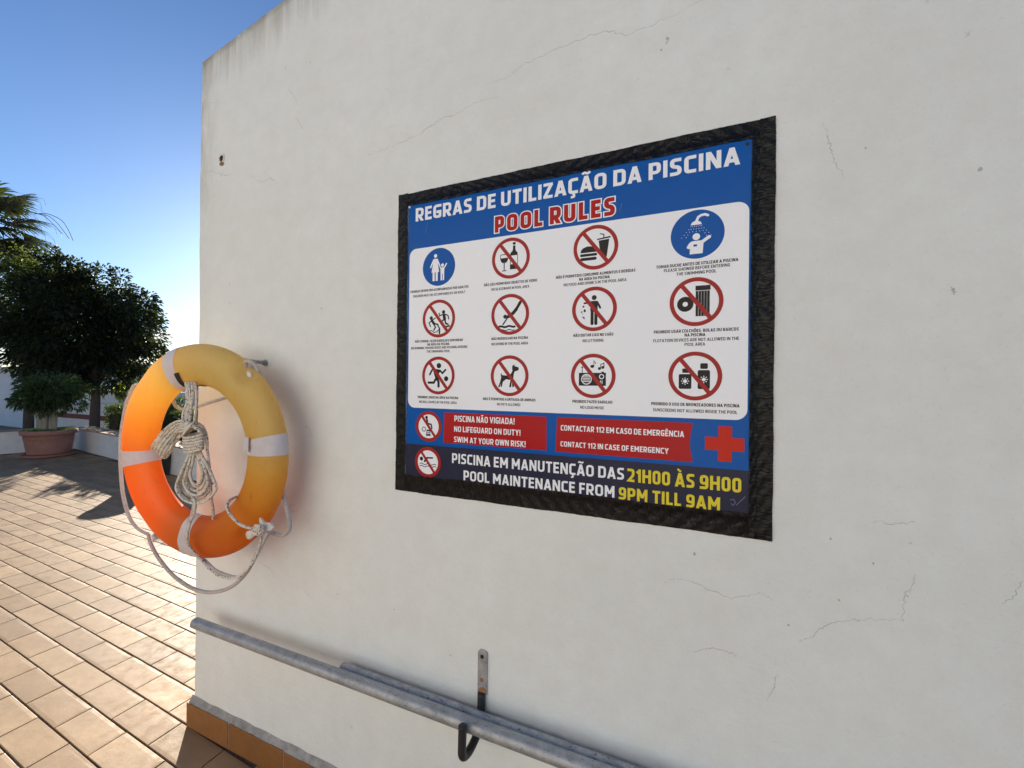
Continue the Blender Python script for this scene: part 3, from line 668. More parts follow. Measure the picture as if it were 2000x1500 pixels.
    if name == 'ball':
        B = [disc(.04, .52, .14), disc(.49, -.17, .13)]+[[(-.35, .38), (.02, .32), (.16, .28), (-.02, -.02), (.05, -.25), (-.12, -.28), (-.24, .02)]]+line((-.36, .32), (-.52, .05), t=.10)+line((.10, .27), (.26, .12), (.45, .30), t=.10)+line((-.04, -.18), (.03, -.36), (.03, -.58), t=.14)+line((-.16, -.2), (-.26, -.38), (-.60, -.38), t=.12)
    if name == 'dog':
        pts = [(1207,972),(1215,995),(1260,1000),(1310,985),(1330,950),(1325,910),(1330,890),(1355,878),(1350,895),(1395,910),(1400,930),(1390,945),(1355,955),(1345,985),(1340,1040),(1350,1125),(1330,1125),(1325,1060),(1318,1125),(1295,1130),(1310,1050),(1260,1040),(1225,1070),(1214,1125),(1198,1125),(1206,1078),(1190,1128),(1172,1128),(1195,1070),(1205,1020),(1200,985)]
        B = [[((x-1296)/209, -(y-1003)/225) for x, y in pts]]
    if name == 'music':
        B = rect(-.63, .58, -.44, .14)+line((-.48, .12), (-.48, .36), t=.03)+[disc(-.48, .39, .04)]+rect(.38, .50, .14, .19)+[disc(-.03, .43, .085, ry=.07)]+line((.045, .43), (.045, .68), (.13, .56), t=.035)+[disc(.29, .33, .065), disc(.44, .38, .065)]+line((.35, .33), (.35, .52), (.49, .57), (.49, .38), t=.035)
        Wt = annulus(-.285, -.15, .20, .24, 28)+[[(-.285-.17, y), (-.285+.17, y), (-.285+.17, y+.035), (-.285-.17, y+.035)] for y in (-.27, -.20, -.13, -.06, .01)]+annulus(.39, -.03, .075, .115, 20)+rect(.33, .36, -.35, -.2)+rect(.40, .43, -.35, -.2)
    if name == 'cream':
        B = [rrect(-.60, -.12, -.53, .08, .06, 4), rrect(-.47, -.20, .13, .31, .04, 4), rrect(.11, .56, -.53, .24, .06, 4), rrect(.20, .48, .29, .52, .05, 4)]
        Wt = sun_(-.36, -.21, .075)+sun_(.335, -.14, .075)
    if name == 'guard':
        B = [disc(-.16, .58, .10)]+line((-.13, .45), (-.09, .20), t=.13)+line((-.10, .18), (.20, .14), (.26, -.12), t=.10)+annulus(-.36, -.20, .11, .16, 20)+rect(-.12, .10, -.32, -.22)+line((-.12, -.28), (-.16, -.62), t=.05)+line((.10, -.28), (.14, -.62), t=.05)+rect(-.13, .12, -.62, -.50)+rect(-.1, .1, -.44, -.40)
    if name == 'swim':
        B = [disc(-.50, .20, .13)]+line((-.05, .29), (.36, .31), t=.10)+line((-.06, .28), (-.25, .05), t=.14)+wave(-.62, .64, -.13, .04, .05, cyc=2.5)+wave(-.62, .64, -.28, .04, .05, cyc=2.5)
    return B, Wt
for name, cx, cz in ICONS:
    rr = .0462 if name in ('guard', 'swim') else .0567
    pt = flat([[(cx+rr*x, cz+rr*y) for x, y in disc(0, 0, 1.0 if name in ('family', 'shower') else .93, 64)]], 'pictogram', V['blue'] if name in ('family', 'shower') else V['white'], 1.6, sign)
    B, Wt = fig(name); tr_ = lambda L: [[(cx+rr*x, cz+rr*y) for x, y in P] for P in L]
    if name == 'shower': flat(tr_(Wt), 'white_figure', V['white'], 2.2, pt); flat(tr_(B), 'blue_patch', V['blue'], 2.6, pt); continue
    if name == 'family':
        flat(tr_(Wt[:10]), 'white_figure', V['white'], 2.2, pt); flat(tr_(Wt[10:]), 'white_figure', V['white'], 2.2, pt); continue
    if B: flat(tr_(B), 'black_figure', V['black'], 2.2, pt)
    if name == 'cream': flat(tr_(Wt[:9*1]), 'sun_emblem', V['white'], 2.6, pt); flat(tr_(Wt[9:]), 'sun_emblem', V['white'], 2.6, pt)
    elif Wt: flat(tr_(Wt), 'white_figure', V['white'], 2.6, pt)
    if name != 'family':
        w_ = .22 if name in ('guard', 'swim') else .165
        ring = annulus(0, 0, 1-w_, 1.0, 72)
        a = R(128); P0 = (math.cos(a)*(1-w_/2), math.sin(a)*(1-w_/2)); ring += line(P0, (-P0[0], -P0[1]), t=.17, rnd_=False)
        flat(tr_(ring), 'prohibition_ring', V['ring'], 3.0, pt)
# screws and scuffs on the board
for x, z in ((-.7535, 1.9625), (.156, 1.956)):
    mb = MB(); mb.lathe([(0, -.0062), (.0032, -.0060), (.0042, -.0046)], (x, 0, z), 12, 'y'); mb.build('screw', WPLAST if x < 0 else V['text'], sign, smooth=True)
mb = MB()
for pts in ([(-.690, 1.872), (-.688, 1.892), (-.686, 1.905)], [(-.1205, 1.850), (-.116, 1.858), (-.114, 1.868)], [(.128, 1.160), (.135, 1.163), (.139, 1.156), (.134, 1.149), (.130, 1.153)], [(.140, 1.150), (.150, 1.162), (.158, 1.172)]):
    for q in stroke(pts, .0013, False, False): mb.poly([(p.x, SY-.0010, p.y) for p in q])
mb.build('scratches', Mat('scratch', (.13, .17, .27), .6).m, sign, kind='stuff')

# ---- tape strips, wrinkled sheets folded from the board onto the wall
def tape_strip(name, x0, x1, z0, z1, m, horiz, lift, wob=.0025, seed=0, fold=None):
    """sheet in x..z; profile rises over the board's edge"""
    r = random.Random(seed); nl, nw = (150, 8)
    mb = MB(); rows = []; ph = [r.uniform(0, 6.3) for _ in range(8)]
    for i in range(nl+1):
        row = []; f = i/nl
        e0 = wob*(math.sin(f*23+ph[0])*.5+math.sin(f*57+ph[1])*.3+(r.random()-.5)*.6); e1 = wob*(math.sin(f*19+ph[2])*.5+math.sin(f*61+ph[3])*.3+(r.random()-.5)*.6)
        for j in range(nw+1):
            g = j/nw
            wr = .0012*math.sin(f*160+ph[4]+2*math.sin(g*5+f*9))+.0006*math.sin(f*310+ph[5]+g*6)+.0005*(r.random()-.5)
            if horiz: x = x0+(x1-x0)*f; z = (z0+e0)+((z1+e1)-(z0+e0))*g
            else: z = z0+(z1-z0)*f; x = (x0+e0)+((x1+e1)-(x0+e0))*g
            inside = min(x+.757, .165-x, z-1.128, 1.970-z)
            y = -lift-(.0045 if inside > -.002 else .0012+.0033*math.exp(-max(0, -inside-.002)/.006))-wr*(.7 if 0 < j < nw else .2)
            row.append((x, y, z))
        rows.append(row)
    if horiz: rows = rows[::-1]
    mb.grid(rows)
    o = mb.build(name, m, sign, smooth=True); return o
tape_strip('duct_tape', -.796, .209, 1.968, 2.0065, TAPEH, True, .0012, .0012, seed=1)
tape_strip('duct_tape', -.790, .196, 1.9655, 1.992, TAPEH, True, .0022, .0012, seed=2)
tape_strip('duct_tape', -.7945, .2085, 1.0795, 1.116, TAPEH, True, .0012, .0012, seed=3)
tape_strip('duct_tape', -.784, .200, 1.098, 1.1335, TAPEH, True, .0021, .0022, seed=4)
tape_strip('duct_tape', -.7965, -.7585, 1.081, 2.007, TAPEV, False, .0030, .0012, seed=5)
tape_strip('duct_tape', .1642, .1835, 1.083, 2.003, TAPEV, False, .0030, .0010, seed=6)
tape_strip('duct_tape', .1795, .2095, 1.080, 2.0055, TAPEV, False, .0042, .0009, seed=7)

# ------------------------------------------------------------------ lifebuoy
C0 = Vector((-1.5015, -.1583, 1.1753)); RR, RA, RB = .2975, .0712, .0423
buoy = empty('lifebuoy', C0, label='orange lifebuoy, faded to yellow at the top, hung by the wall corner', cat='lifebuoy')
buoy.rotation_euler = (R(.83), 0, R(5.93)); RM = Matrix.Translation(C0) @ buoy.rotation_euler.to_matrix().to_4x4()
DENT = [(50, 1.0), (135, .5), (228, .5), (311, 1.0)]
def tor(th, ph, k=1.0, dk=0.0):
    rad = RR+(RA*k+dk)*math.cos(ph); d = 0
    for a, s in DENT:
        da = (math.degrees(th)-a+180) % 360-180; dp = (math.degrees(ph)+180) % 360-180+ (30 if s == 1.0 else 0)
        d += s*math.exp(-(abs(da)/6.0)**2.6-(abs(dp)/34.0)**2.6)
    rad -= .024*d*math.cos(R(-30)); y = (RB*k+dk)*math.sin(ph)+.012*d
    return Vector((rad*math.cos(th), y, rad*math.sin(th)))
mb = MB(); rows = [[tor(2*math.pi*i/180, 2*math.pi*j/48) for j in range(48)] for i in range(180)]; mb.grid(rows, True, True)
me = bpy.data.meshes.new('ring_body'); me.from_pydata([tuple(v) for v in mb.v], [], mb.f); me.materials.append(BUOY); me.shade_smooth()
o = bpy.data.objects.new('ring_body', me); COL.objects.link(o); o.parent = buoy
for th, hw, p0, p1 in ((6.5, 5.3, 0, 360), (107, 4.9, 0, 360), (187.5, 5.0, 0, 360), (266.5, 5.2, 0, 360)):
    mb = MB(); rows = [[tor(R(th-hw+2*hw*i/8), 2*math.pi*j/48, 1, .0012+.0006*math.sin(i*1.3+j*.9)) for j in range(48)] for i in range(9)]; mb.grid(rows, False, True)
    me = bpy.data.meshes.new('reflective_band'); me.from_pydata([tuple(v) for v in mb.v], [], mb.f); me.materials.append(TAPEW); me.shade_smooth()
    o = bpy.data.objects.new('reflective_band', me); COL.objects.link(o); o.parent = buoy
# loose end of the right band, folded out into the hole
def local(o): o.parent = buoy; return o
mb = MB(); P = []
for k in range(15):
    a = math.pi/2+math.pi*k/14; P.append((.030*math.cos(a), .024*math.sin(a)))
c1 = Vector((-1.2341, -0.1780, 1.2171))
mb.poly([c1+Vector((x*1.0+.010, -.002, z)) for x, z in P]); mb.poly([c1+Vector((x*1.0+.010, .0, z)) for x, z in reversed(P)])
mb.build('band_end', TAPEW, buoy)
# black strap round the top of the ring
mb = MB(); rows = []
for i in range(5):
    rows.append([tor(R(101.5-6*i/4*1.0), R(a), 1, .004) for a in range(100, 306, 8)])
mb2 = MB(); rows = [[RM @ tor(R(99.0+(1.0-i/4)*5.0+(225-a)*.03), R(a), 1, .003) for a in range(184, 256, 6)] for i in range(5)]
mb2.grid(rows); mb2.build('black_strap', BLACKW, buoy, smooth=True)
mb2 = MB(); rows = [[RM @ tor(R(84+16*i/8), R(a), 1, .0035) for a in range(160, 200, 5)] for i in range(9)]
mb2.grid(rows); mb2.build('black_strap', BLACKW, buoy, smooth=True)
# rope cleats
def outer(th, dk=.0, ph=0, dr=0): return RM @ (tor(R(th), R(ph), 1, dk)+Vector((dr*math.cos(R(th)), 0, dr*math.sin(R(th)))))
for th in (50, 135, 228, 311):
    c1 = outer(th, -.004, -20 if th in (50, 311) else 10); mb = MB()
    dr = Vector((math.cos(R(th)), 0, math.sin(R(th)))); tg = Vector((-dr.z, 0, dr.x)); s = {50: .6, 311: 1.0}.get(th, .75)
    rows = []
    for a in range(0, 360, 30):
        rows.append([c1+tg*(math.cos(R(a))*.024*s*k)+Vector((0, math.sin(R(a))*.010*s*k, 0))+dr*hh for k, hh in ((1.1, -.008), (1.0, .010*s), (.7, .018*s), (.05, .021*s))])
    mb.grid(rows, close_u=True); mb.build('rope_cleat', WPLAST, buoy, smooth=True)
# plain grab line
G1 = [(-1.8899, -0.1700, 1.3979), (-1.9494, -0.1650, 1.3318), (-1.9798, -0.1650, 1.2410), (-1.9925, -0.1650, 1.1601), (-1.9794, -0.1680, 1.0617), (-1.9543, -0.1700, 0.9654), (-1.8984, -0.1750, 0.8955), (-1.8279, -0.1800, 0.8649), (-1.7506, -0.1850, 0.8576)]
G2 = [(-1.7506, -0.1850, 0.8576), (-1.6986, -0.2000, 0.8309), (-1.6481, -0.2000, 0.7891), (-1.5831, -0.1900, 0.7400), (-1.5004, -0.1800, 0.7098), (-1.4161, -0.1700, 0.7087), (-1.3331, -0.1600, 0.7381), (-1.2736, -0.1500, 0.7905), (-1.2185, -0.1500, 0.8666), (-1.1699, -0.1500, 0.9396)]
G3 = [(-1.1933, -0.1400, 0.9391), (-1.1705, -0.1200, 0.9225), (-1.1419, -0.1150, 0.9251), (-1.1256, -0.1100, 0.9489), (-1.1484, -0.1000, 0.9921), (-1.1862, -0.0900, 1.0520), (-1.2304, -0.0800, 1.1484), (-1.2384, -0.0850, 1.2871), (-1.2570, -0.1000, 1.3907), (-1.2675, -0.1250, 1.4552), (-1.2683, -0.1500, 1.4642)]
G4 = [(-1.2805, -0.1300, 1.4687), (-1.3455, -0.1100, 1.4246), (-1.4080, -0.1000, 1.3742), (-1.4658, -0.1000, 1.3568), (-1.5547, -0.1000, 1.3380), (-1.6265, -0.1100, 1.3175), (-1.6820, -0.1200, 1.3105), (-1.7039, -0.1300, 1.3217), (-1.6971, -0.1450, 1.3509), (-1.7931, -0.1200, 1.3716), (-1.9029, -0.1200, 1.3919), (-1.9284, -0.1500, 1.4016)]
for g, r in ((G1, .0062), (G2, .0060), (G3, .0062), (G4, .0055)):
    mb = MB(); mb.tube(g, r, 10); mb.build('grab_line', ROPE2, buoy, smooth=True)
mb = MB(); k0 = Vector((-1.2292, -0.1650, 1.4763)); mb.tube([k0+Vector((-.02, -.006, -.016)), k0+Vector((-.010, -.016, 0)), k0+Vector((.008, -.016, .004)), k0+Vector((.024, -.008, -.010)), k0+Vector((.026, 0, -.026))], .0055, 8); mb.build('grab_line', ROPE2, buoy, smooth=True)

# ------------------------------------------------------------------ throwing line, coiled and knotted, hanging in the ring
line_ = empty('throwing_line', (-1.4677, -0.1900, 1.3884), label='flecked white rope coiled and knotted, hanging inside the lifebuoy', cat='rope')
Yr = -.205
def RP(cx, cy, dy=0):
    # sketch grid of the coil (0.4 mm or so per unit) laid on the vertical plane in which it hangs
    return Vector(( -1.7518971 +0.00063904296*cx +8.030359e-06*cy -9.1971492e-08*cx*cx -2.5958424e-09*cx*cy -2.0*dy, Yr+dy,  +1.4567388 +2.0593774e-06*cx -0.00036530107*cy -6.698384e-09*cx*cx +5.5795345e-08*cx*cy -.27*dy))
rr = .0044
def rope(name, pts, m=ROPE, r=rr, sub=6): mb = MB(); mb.tube(pts, r, 9, sub=sub); mb.build(name, m, line_, smooth=True)
for k, (a, b, c2, d2, e) in enumerate(((420, 424, 425, 392, 386), (452, 462, 458, 420, 418), (480, 486, 470, 462, 452), (510, 520, 518, 512, 500), (432, 440, 444, 436, 432))):
    rope('strand', [RP(a, 120, .02), RP(a, 170, 0), RP(b, 260, -.004*(k % 2)), RP(c2, 340, -.002*(k % 3)), RP(d2, 430), RP(e, 520), RP(e+8, 600, .004)])
# bundle thrown to the left: loops folded back on themselves
for k in range(5):
    o_ = k*.0; sx = 28*k; sy = 24*k
    up = [RP(480-6*k, 560+10*k, -.012), RP(400, 520+22*k, -.016), RP(330-3*k, 522+28*k, -.02+.004*k), RP(245+8*k, 572+34*k, -.022+.004*k), RP(160+16*k, 655+34*k, -.02), RP(98+24*k, 745+26*k, -.014), RP(92+26*k, 778+22*k, -.006)]
    dn = [RP(92+26*k, 778+22*k, -.006), RP(112+26*k, 790+20*k, .004), RP(180+20*k, 700+30*k, .006), RP(270+8*k, 610+32*k, .006), RP(370, 575+20*k, .006), RP(470, 600, .004)]
    rope('strand', up); rope('strand', dn)
# binding turns
for k in range(6):
    cy = 655+27*k; pts = []
    for a in range(0, 361, 30):
        pts.append(RP(486+(98-3*abs(k-2))*math.cos(R(a)), cy+math.sin(R(a))*14-18*math.cos(R(a)), -.022*math.sin(R(a))-.012))
    rope('binding_turn', pts, sub=3)
for k in range(4):
    rope('binding_turn', [RP(380+18*k, 660-8*k, -.012), RP(420+14*k, 600-4*k, -.040), RP(480+10*k, 575+6*k, -.045), RP(545+4*k, 590+10*k, -.032), RP(580, 640, -.01)], ROPE3 if k in (1, 2) else ROPE)
rope('strand', [RP(390, 640, -.03), RP(430, 590, -.05), RP(470, 545, -.045), RP(520, 540, -.02), RP(575, 575, -.012), RP(612, 660, -.01), RP(620, 800, -.008), RP(640, 950, -.004), RP(655, 1130, 0), RP(670, 1280, .01), RP(692, 1400, .02), RP(702, 1500, .03)])
# hanging loops
LP = [(322, 1302, 700), (340, 1288, 648), (372, 1262, 636), (396, 1228, 622), (418, 1192, 606), (436, 1160, 592), (455, 1130, 575), (350, 1240, 668)]
for k, (xl, yb, xr_) in enumerate(LP):
    cx_ = (xl+xr_)/2; rx = (xr_-xl)/2; ry = (yb-800)*.34; dz = -.016+.0045*((k*3) % 8); cy_ = yb-ry
    jx = 6*math.sin(k*2.3)
    pts = [RP(450+9*k, 780, dz*.4), RP(448+8*k+jx*.3, 830, dz*.8), RP((448+8*k)*.45+xl*.55+jx, 800+(cy_-800)*.55, dz)]
    for a in range(180, 361, 22): pts.append(RP(cx_+rx*math.cos(R(a)), cy_-ry*math.sin(R(a)), dz-.003*math.sin(R(a)*2+k)))
    pts += [RP((560-5*k)*.45+xr_*.55+jx, 800+(cy_-800)*.55, dz), RP(562-6*k, 840, dz*.8), RP(545-7*k, 780, dz*.4)]
    rope('hanging_loop', pts, sub=5)
# tail in front of the ring, down and round to the cleat
rope('tail', [RP(470, 1240, -.02), RP(500, 1300, -.02), RP(486, 1400, -.02), (-1.4385, -0.2220, 0.9536), (-1.4401, -0.2280, 0.9189), (-1.4452, -0.2220, 0.8827), (-1.4315, -0.2100, 0.8504), (-1.4176, -0.1950, 0.8232), (-1.3919, -0.1850, 0.7951), (-1.3529, -0.1800, 0.7803), (-1.3000, -0.1780, 0.7831), (-1.2588, -0.1760, 0.7984), (-1.2182, -0.1760, 0.8336), (-1.1852, -0.1780, 0.8724), (-1.1610, -0.1840, 0.9120), (-1.1411, -0.1920, 0.9524), (-1.1416, -0.1950, 0.9658)])
rope('tail', [RP(492, 1300, -.012), RP(470, 1400, -.016), (-1.4595, -0.2150, 0.9416), (-1.4640, -0.2180, 0.9016), (-1.4544, -0.2080, 0.8608), (-1.4375, -0.1930, 0.8290), (-1.4228, -0.1860, 0.8220), (-1.3759, -0.1820, 0.7968), (-1.3185, -0.1760, 0.7868), (-1.2783, -0.1760, 0.7897)], ROPE2, .0042)
rope('tail', [(-1.1374, -0.1980, 0.9705), (-1.1740, -0.2120, 0.9760), (-1.2021, -0.2180, 0.9847), (-1.2379, -0.2180, 1.0015), (-1.2696, -0.2120, 1.0207), (-1.2844, -0.2000, 1.0362), (-1.2945, -0.1750, 1.0413), (-1.3210, -0.1300, 1.0331)])
kc = Vector((-1.1187, -0.2050, 0.9803)); 
for k in range(3):
    rope('knot', [kc+Vector((.013*math.cos(R(a)), -.008-.010*abs(math.sin(R(a+40*k))), .013*math.sin(R(a)+k*1.1))) for a in range(0, 361, 45)], r=.0048, sub=3)
mb = MB(); c2 = Vector((-1.1152, -0.1900, 0.9834)); P = [(-.026, .022), (-.008, .010), (.020, .012), (.034, .002), (.018, -.012), (.004, -.010), (-.018, -.006), (-.024, .004)]
mb.poly([c2+Vector((x, -.010, z)) for x, z in P]); mb.poly([c2+Vector((x, -.004, z)) for x, z in reversed(P)])
for i in range(len(P)):
    a, b = P[i], P[(i+1) % len(P)]; mb.poly([c2+Vector((a[0], -.010, a[1])), c2+Vector((a[0], -.004, a[1])), c2+Vector((b[0], -.004, b[1])), c2+Vector((b[0], -.010, b[1]))])
mb.build('cleat_flap', WPLAST, buoy)

# ------------------------------------------------------------------ wall peg
peg = empty('hanging_peg', (-1.40, 0, 1.487), label='short steel peg in the wall that carries the lifebuoy', cat='peg')
a, b = Vector((-1.400, -.0, 1.486)), Vector((-1.398, -.175, 1.496))
mb = MB(); mb.tube([a+Vector((0, .01, 0)), (a+b)/2, b], .0068, 14, smooth=False); mb.build('shaft', GALV2, peg, smooth=True)
mb = MB(); mb.lathe([(0.0001, -.004), (.011, -.004), (.0125, -.003), (.0125, -.0005)], (a.x, 0, a.z), 20, 'y'); mb.build('flange', GALV2, peg, auto=40)
mb = MB(); mb.lathe([(.0069, -.012), (.0105, -.011), (.0105, -.0042), (.0069, -.0042)], (a.x, 0, a.z), 6, 'y'); mb.build('nut', GALV, peg)

# ------------------------------------------------------------------ poles on the J hook
def pole(p0, p1, r, m, name, label):
    e = empty(name, p0, label=label, cat='pole', group='galvanised poles lying on the wall hooks')
    d = (Vector(p1)-Vector(p0)).normalized(); n1 = d.cross(Vector((0, 0, 1))).normalized(); n2 = n1.cross(d)
    mb = MB(); L = (Vector(p1)-Vector(p0)).length; rows = []
    K = 60
    for i in range(K+1):
        c = Vector(p0)+d*L*i/K; rows.append([c+(n1*math.cos(2*math.pi*k/28)+n2*math.sin(2*math.pi*k/28))*r for k in range(28)])
    mb.grid(rows, close_v=True); mb.build('tube', m, e, smooth=True)
    mb = MB(); c = Vector(p0)-d*.001
    prof = [(r*.98, .003), (r*1.0, .0), (r*.93, -.0035), (r*.5, -.004), (.0001, -.004)]
    rows = [[c+(n1*math.cos(2*math.pi*k/28)+n2*math.sin(2*math.pi*k/28))*a+d*b for a, b in prof] for k in range(28)]
    mb.grid(rows, close_u=True); mb.build('end_cap', RUBBER if m is GALV and False else m, e, smooth=True)
pole((-1.662, -.078, .496), (2.6, -.078, .540), .0185, GALV, 'pole', 'smooth galvanised pole, the lower and longer one, on the black hook')
pole((-.972, -.034, .488), (2.6, -.034, .505), .0180, GALV2, 'pole', 'speckled galvanised pole, the shorter one tucked behind against the wall')
hook = empty('wall_hook', (-.485, 0, .60), label='J shaped wall hook with a steel plate and black rubber sleeve', cat='hook')
def hook_parts(dx, hook, m=1):
    mb = MB(); X0, X1 = -.4995+dx, -.4705+dx; P = [(X0, .537), (X1, .537)]
    for k in range(11):
        a = R(0+180*k/10); P.append(((X0+X1)/2+(X1-X0)/2*math.cos(a), .650+.010*math.sin(a)))
    n = len(P); mb.poly([(x, -.006, z) for x, z in reversed(P)] if False else [(x, -.006, z) for x, z in P]); mb.poly([(x, -.001, z) for x, z in reversed(P)])
    for i in range(n):
        a, b = P[i], P[(i+1) % n]; mb.poly([(a[0], -.001, a[1]), (b[0], -.001, b[1]), (b[0], -.006, b[1]), (a[0], -.006, a[1])])
    mb.build('plate', GALV2, hook)
    mb = MB(); mb.lathe([(.0001, -.0095), (.004, -.0092), (.0055, -.0065), (.0055, -.0055)], (-.486+dx, 0, .642), 14, 'y'); mb.build('screw', HOLE, hook, smooth=True)
    mb = MB(); mb.lathe([(.0001, -.0095), (.004, -.0092), (.0060, -.0065), (.0060, -.0055)], (-.487+dx, 0, .576), 14, 'y'); mb.build('screw', RUST, hook, smooth=True)
    mb = MB(); mb.poly([(-.4985+dx, -.0064, .540), (-.4715+dx, -.0064, .540), (-.4720+dx, -.0064, .553), (-.480+dx, -.0064, .557), (-.492+dx, -.0064, .553)]); mb.build('rust_patch', RUST, hook)
    mb = MB(); mb.tube([(-.485+dx, -.010, .541), (-.485+dx, -.012, .50), (-.486+dx, -.014, .46), (-.487+dx, -.022, .447), (-.488+dx, -.045, .435), (-.489+dx, -.075, .432), (-.490+dx, -.098, .440), (-.4895+dx, -.110, .456), (-.4890+dx, -.112, .475), (-.4885+dx, -.112, .512), (-.4885+dx, -.112, .530)], .0110, 16); mb.build('rubber_sleeve', RUBBER, hook, smooth=True)
hook_parts(0, hook)

# ------------------------------------------------------------------ parapets
def parapet(name, p, d, L, H, label, thick=.24):
    e = empty(name, (p.x, p.y, 0), label=label, cat='wall'); n = Vector((-d.y, d.x))
    if n.dot(Vector((-.5, 1))) < 0: n = -n
    def q(s, t, z): v = p+d*s+n*t; return (v.x, v.y, z)
    mb = MB(); base = [(0, 0), (L, 0), (L, thick), (0, thick)]
    rows = [[q(s, t, z) for s, t in base] for z in (-.01, H-.035)]; mb.grid(rows, close_v=True); mb.f.append((4, 5, 6, 7)); mb.build('wall_body', WHITE2, e)
    k = 0; s = -.02
    while s < L-.01:
        w_ = min(.30, L-s); mb = MB(); o_ = .025+rnd.uniform(-.003, .003); z = H-.033+rnd.uniform(-.002, .002)
        a = [(s+.003, -o_), (s+w_-.003, -o_), (s+w_-.003, thick+o_), (s+.003, thick+o_)]
        mb.grid([[q(x, y, zz) for x, y in a] for zz in (z, z+.022)], close_v=True); mb.f += [(4, 5, 6, 7), (3, 2, 1, 0)]
        mb.build('coping_tile', COPING, e); s += w_; k += 1
parapet('parapet_wall', WA, DA, 9.6, .45, 'low white parapet wall with terracotta coping, behind the large plant pot')
parapet('parapet_wall', WA-DA*.0, DB, 4.5, .45, 'low white parapet wall with terracotta coping, at the left edge of the photo')

# ------------------------------------------------------------------ plants
def leaf_mesh(name, centers, dirs, L, Wd, m, parent, seed=0, droop=.35):
    """centers Nx3, dirs Nx3: one folded lens-shaped leaf each (4 triangles)"""
    rs = np.random.RandomState(seed); N = len(centers)
    d = dirs/np.linalg.norm(dirs, axis=1)[:, None]; up = rs.normal(size=(N, 3))*.7+np.array([0, 0, 1.0]); s = np.cross(d, up); s /= np.linalg.norm(s, axis=1)[:, None]+1e-9
    nn = np.cross(s, d); l = (L*rs.uniform(.65, 1.25, N))[:, None]; w_ = (Wd*rs.uniform(.7, 1.2, N))[:, None]
    p0 = centers; p3 = centers+d*l-np.array([0, 0, 1])*l*droop; mid = centers+d*l*.5; a = mid+s*w_+nn*w_*.35; b = mid-s*w_+nn*w_*.35
    V_ = np.stack([p0, a, p3, b], 1).reshape(-1, 3); me = bpy.data.meshes.new(name)
    me.vertices.add(N*4); me.vertices.foreach_set('co', V_.ravel())
    me.loops.add(N*6); idx = np.arange(N)[:, None]*4; me.loops.foreach_set('vertex_index', np.concatenate([idx+np.array([0, 1, 2]), idx+np.array([0, 2, 3])], 1).ravel().astype(np.int32))
    me.polygons.add(N*2); me.polygons.foreach_set('loop_start', np.arange(N*2, dtype=np.int32)*3); me.polygons.foreach_set('loop_total', np.full(N*2, 3, np.int32))
    me.materials.append(m); me.update(calc_edges=True); me.validate()
    o = bpy.data.objects.new(name, me); COL.objects.link(o)
    if parent: o.parent = parent; o.matrix_parent_inverse = wm(parent).inverted()
    return o
def crown_points(c, rad, clumps, per, seed, shell=.55, cr=.22, flat_=.0):
    rs = np.random.RandomState(seed); u = rs.normal(size=(clumps, 3)); u /= np.linalg.norm(u, axis=1)[:, None]
    k = shell+(1-shell)*rs.uniform(0, 1, clumps)**.6
    lump = 1+.16*np.sin(u[:, 0]*5+seed)*np.cos(u[:, 2]*4+seed*2)+.08*np.sin(u[:, 1]*9)
    cc = np.array(c)+u*np.array(rad)*(k*lump)[:, None]
    P = []; D = []
    for i in range(clumps):
        g = rs.normal(size=(per, 3)); r_ = rs.uniform(.3, 1, per)**.5; g /= np.linalg.norm(g, axis=1)[:, None]; s = cr*rs.uniform(.6, 1.3)
        P.append(cc[i]+g*(r_*s)[:, None]*np.array([1, 1, .8])); D.append(g+u[i]*.8+rs.normal(size=(per, 3))*.4)
    return np.concatenate(P), np.concatenate(D)
def limbs(mb, base, top, r0, ends, seed):
    r = random.Random(seed)
    mb.tube([base, (Vector(base)+Vector(top))/2+Vector((r.uniform(-.06, .06), r.uniform(-.06, .06), 0)), top], lambda f: r0*(1.15-.45*f), 10)
    for e in ends:
        m_ = (Vector(top)+Vector(e))/2+Vector((r.uniform(-.15, .15), r.uniform(-.15, .15), r.uniform(0, .15)))
        mb.tube([top, m_, e], lambda f: r0*.55*(1-.75*f), 7, sub=4)
# the big dark round tree beyond the parapet
tree = empty('broadleaf_tree', (-14.9, 4.79, -1.6), label='big dark dense round-crowned tree beyond the parapet, behind the pot', cat='tree')
TC = (-15.5, 4.62, 2.90)
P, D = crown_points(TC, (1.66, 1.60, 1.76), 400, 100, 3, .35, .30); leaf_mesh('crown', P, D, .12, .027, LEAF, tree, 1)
mb = MB(); limbs(mb, (-14.9, 4.79, -1.6), (-15.0, 4.75, 1.25), .13, [(TC[0]+math.cos(a)*1.0, TC[1]+math.sin(a)*1.0, TC[2]+.3*math.sin(a*2)) for a in (0, .9, 1.8, 2.7, 3.6, 4.5, 5.4)], 4); mb.build('trunk', BARKD, tree, smooth=True)
# olive tree left, rising behind it
t2 = empty('broadleaf_tree', (-19.4, 4.8, -1.6), label='olive green tree at the left edge, showing above the dark tree', cat='tree')
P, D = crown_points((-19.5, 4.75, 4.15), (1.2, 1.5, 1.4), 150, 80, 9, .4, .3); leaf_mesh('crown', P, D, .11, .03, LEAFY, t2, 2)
mb = MB(); limbs(mb, (-19.4, 4.8, -1.6), (-19.4, 4.8, 2.4), .13, [(-19.4+math.cos(a)*.8, 4.8+math.sin(a)*.8, 4.0) for a in (0, 1.2, 2.5, 3.7, 5)], 5); mb.build('trunk', BARKD, t2, smooth=True)
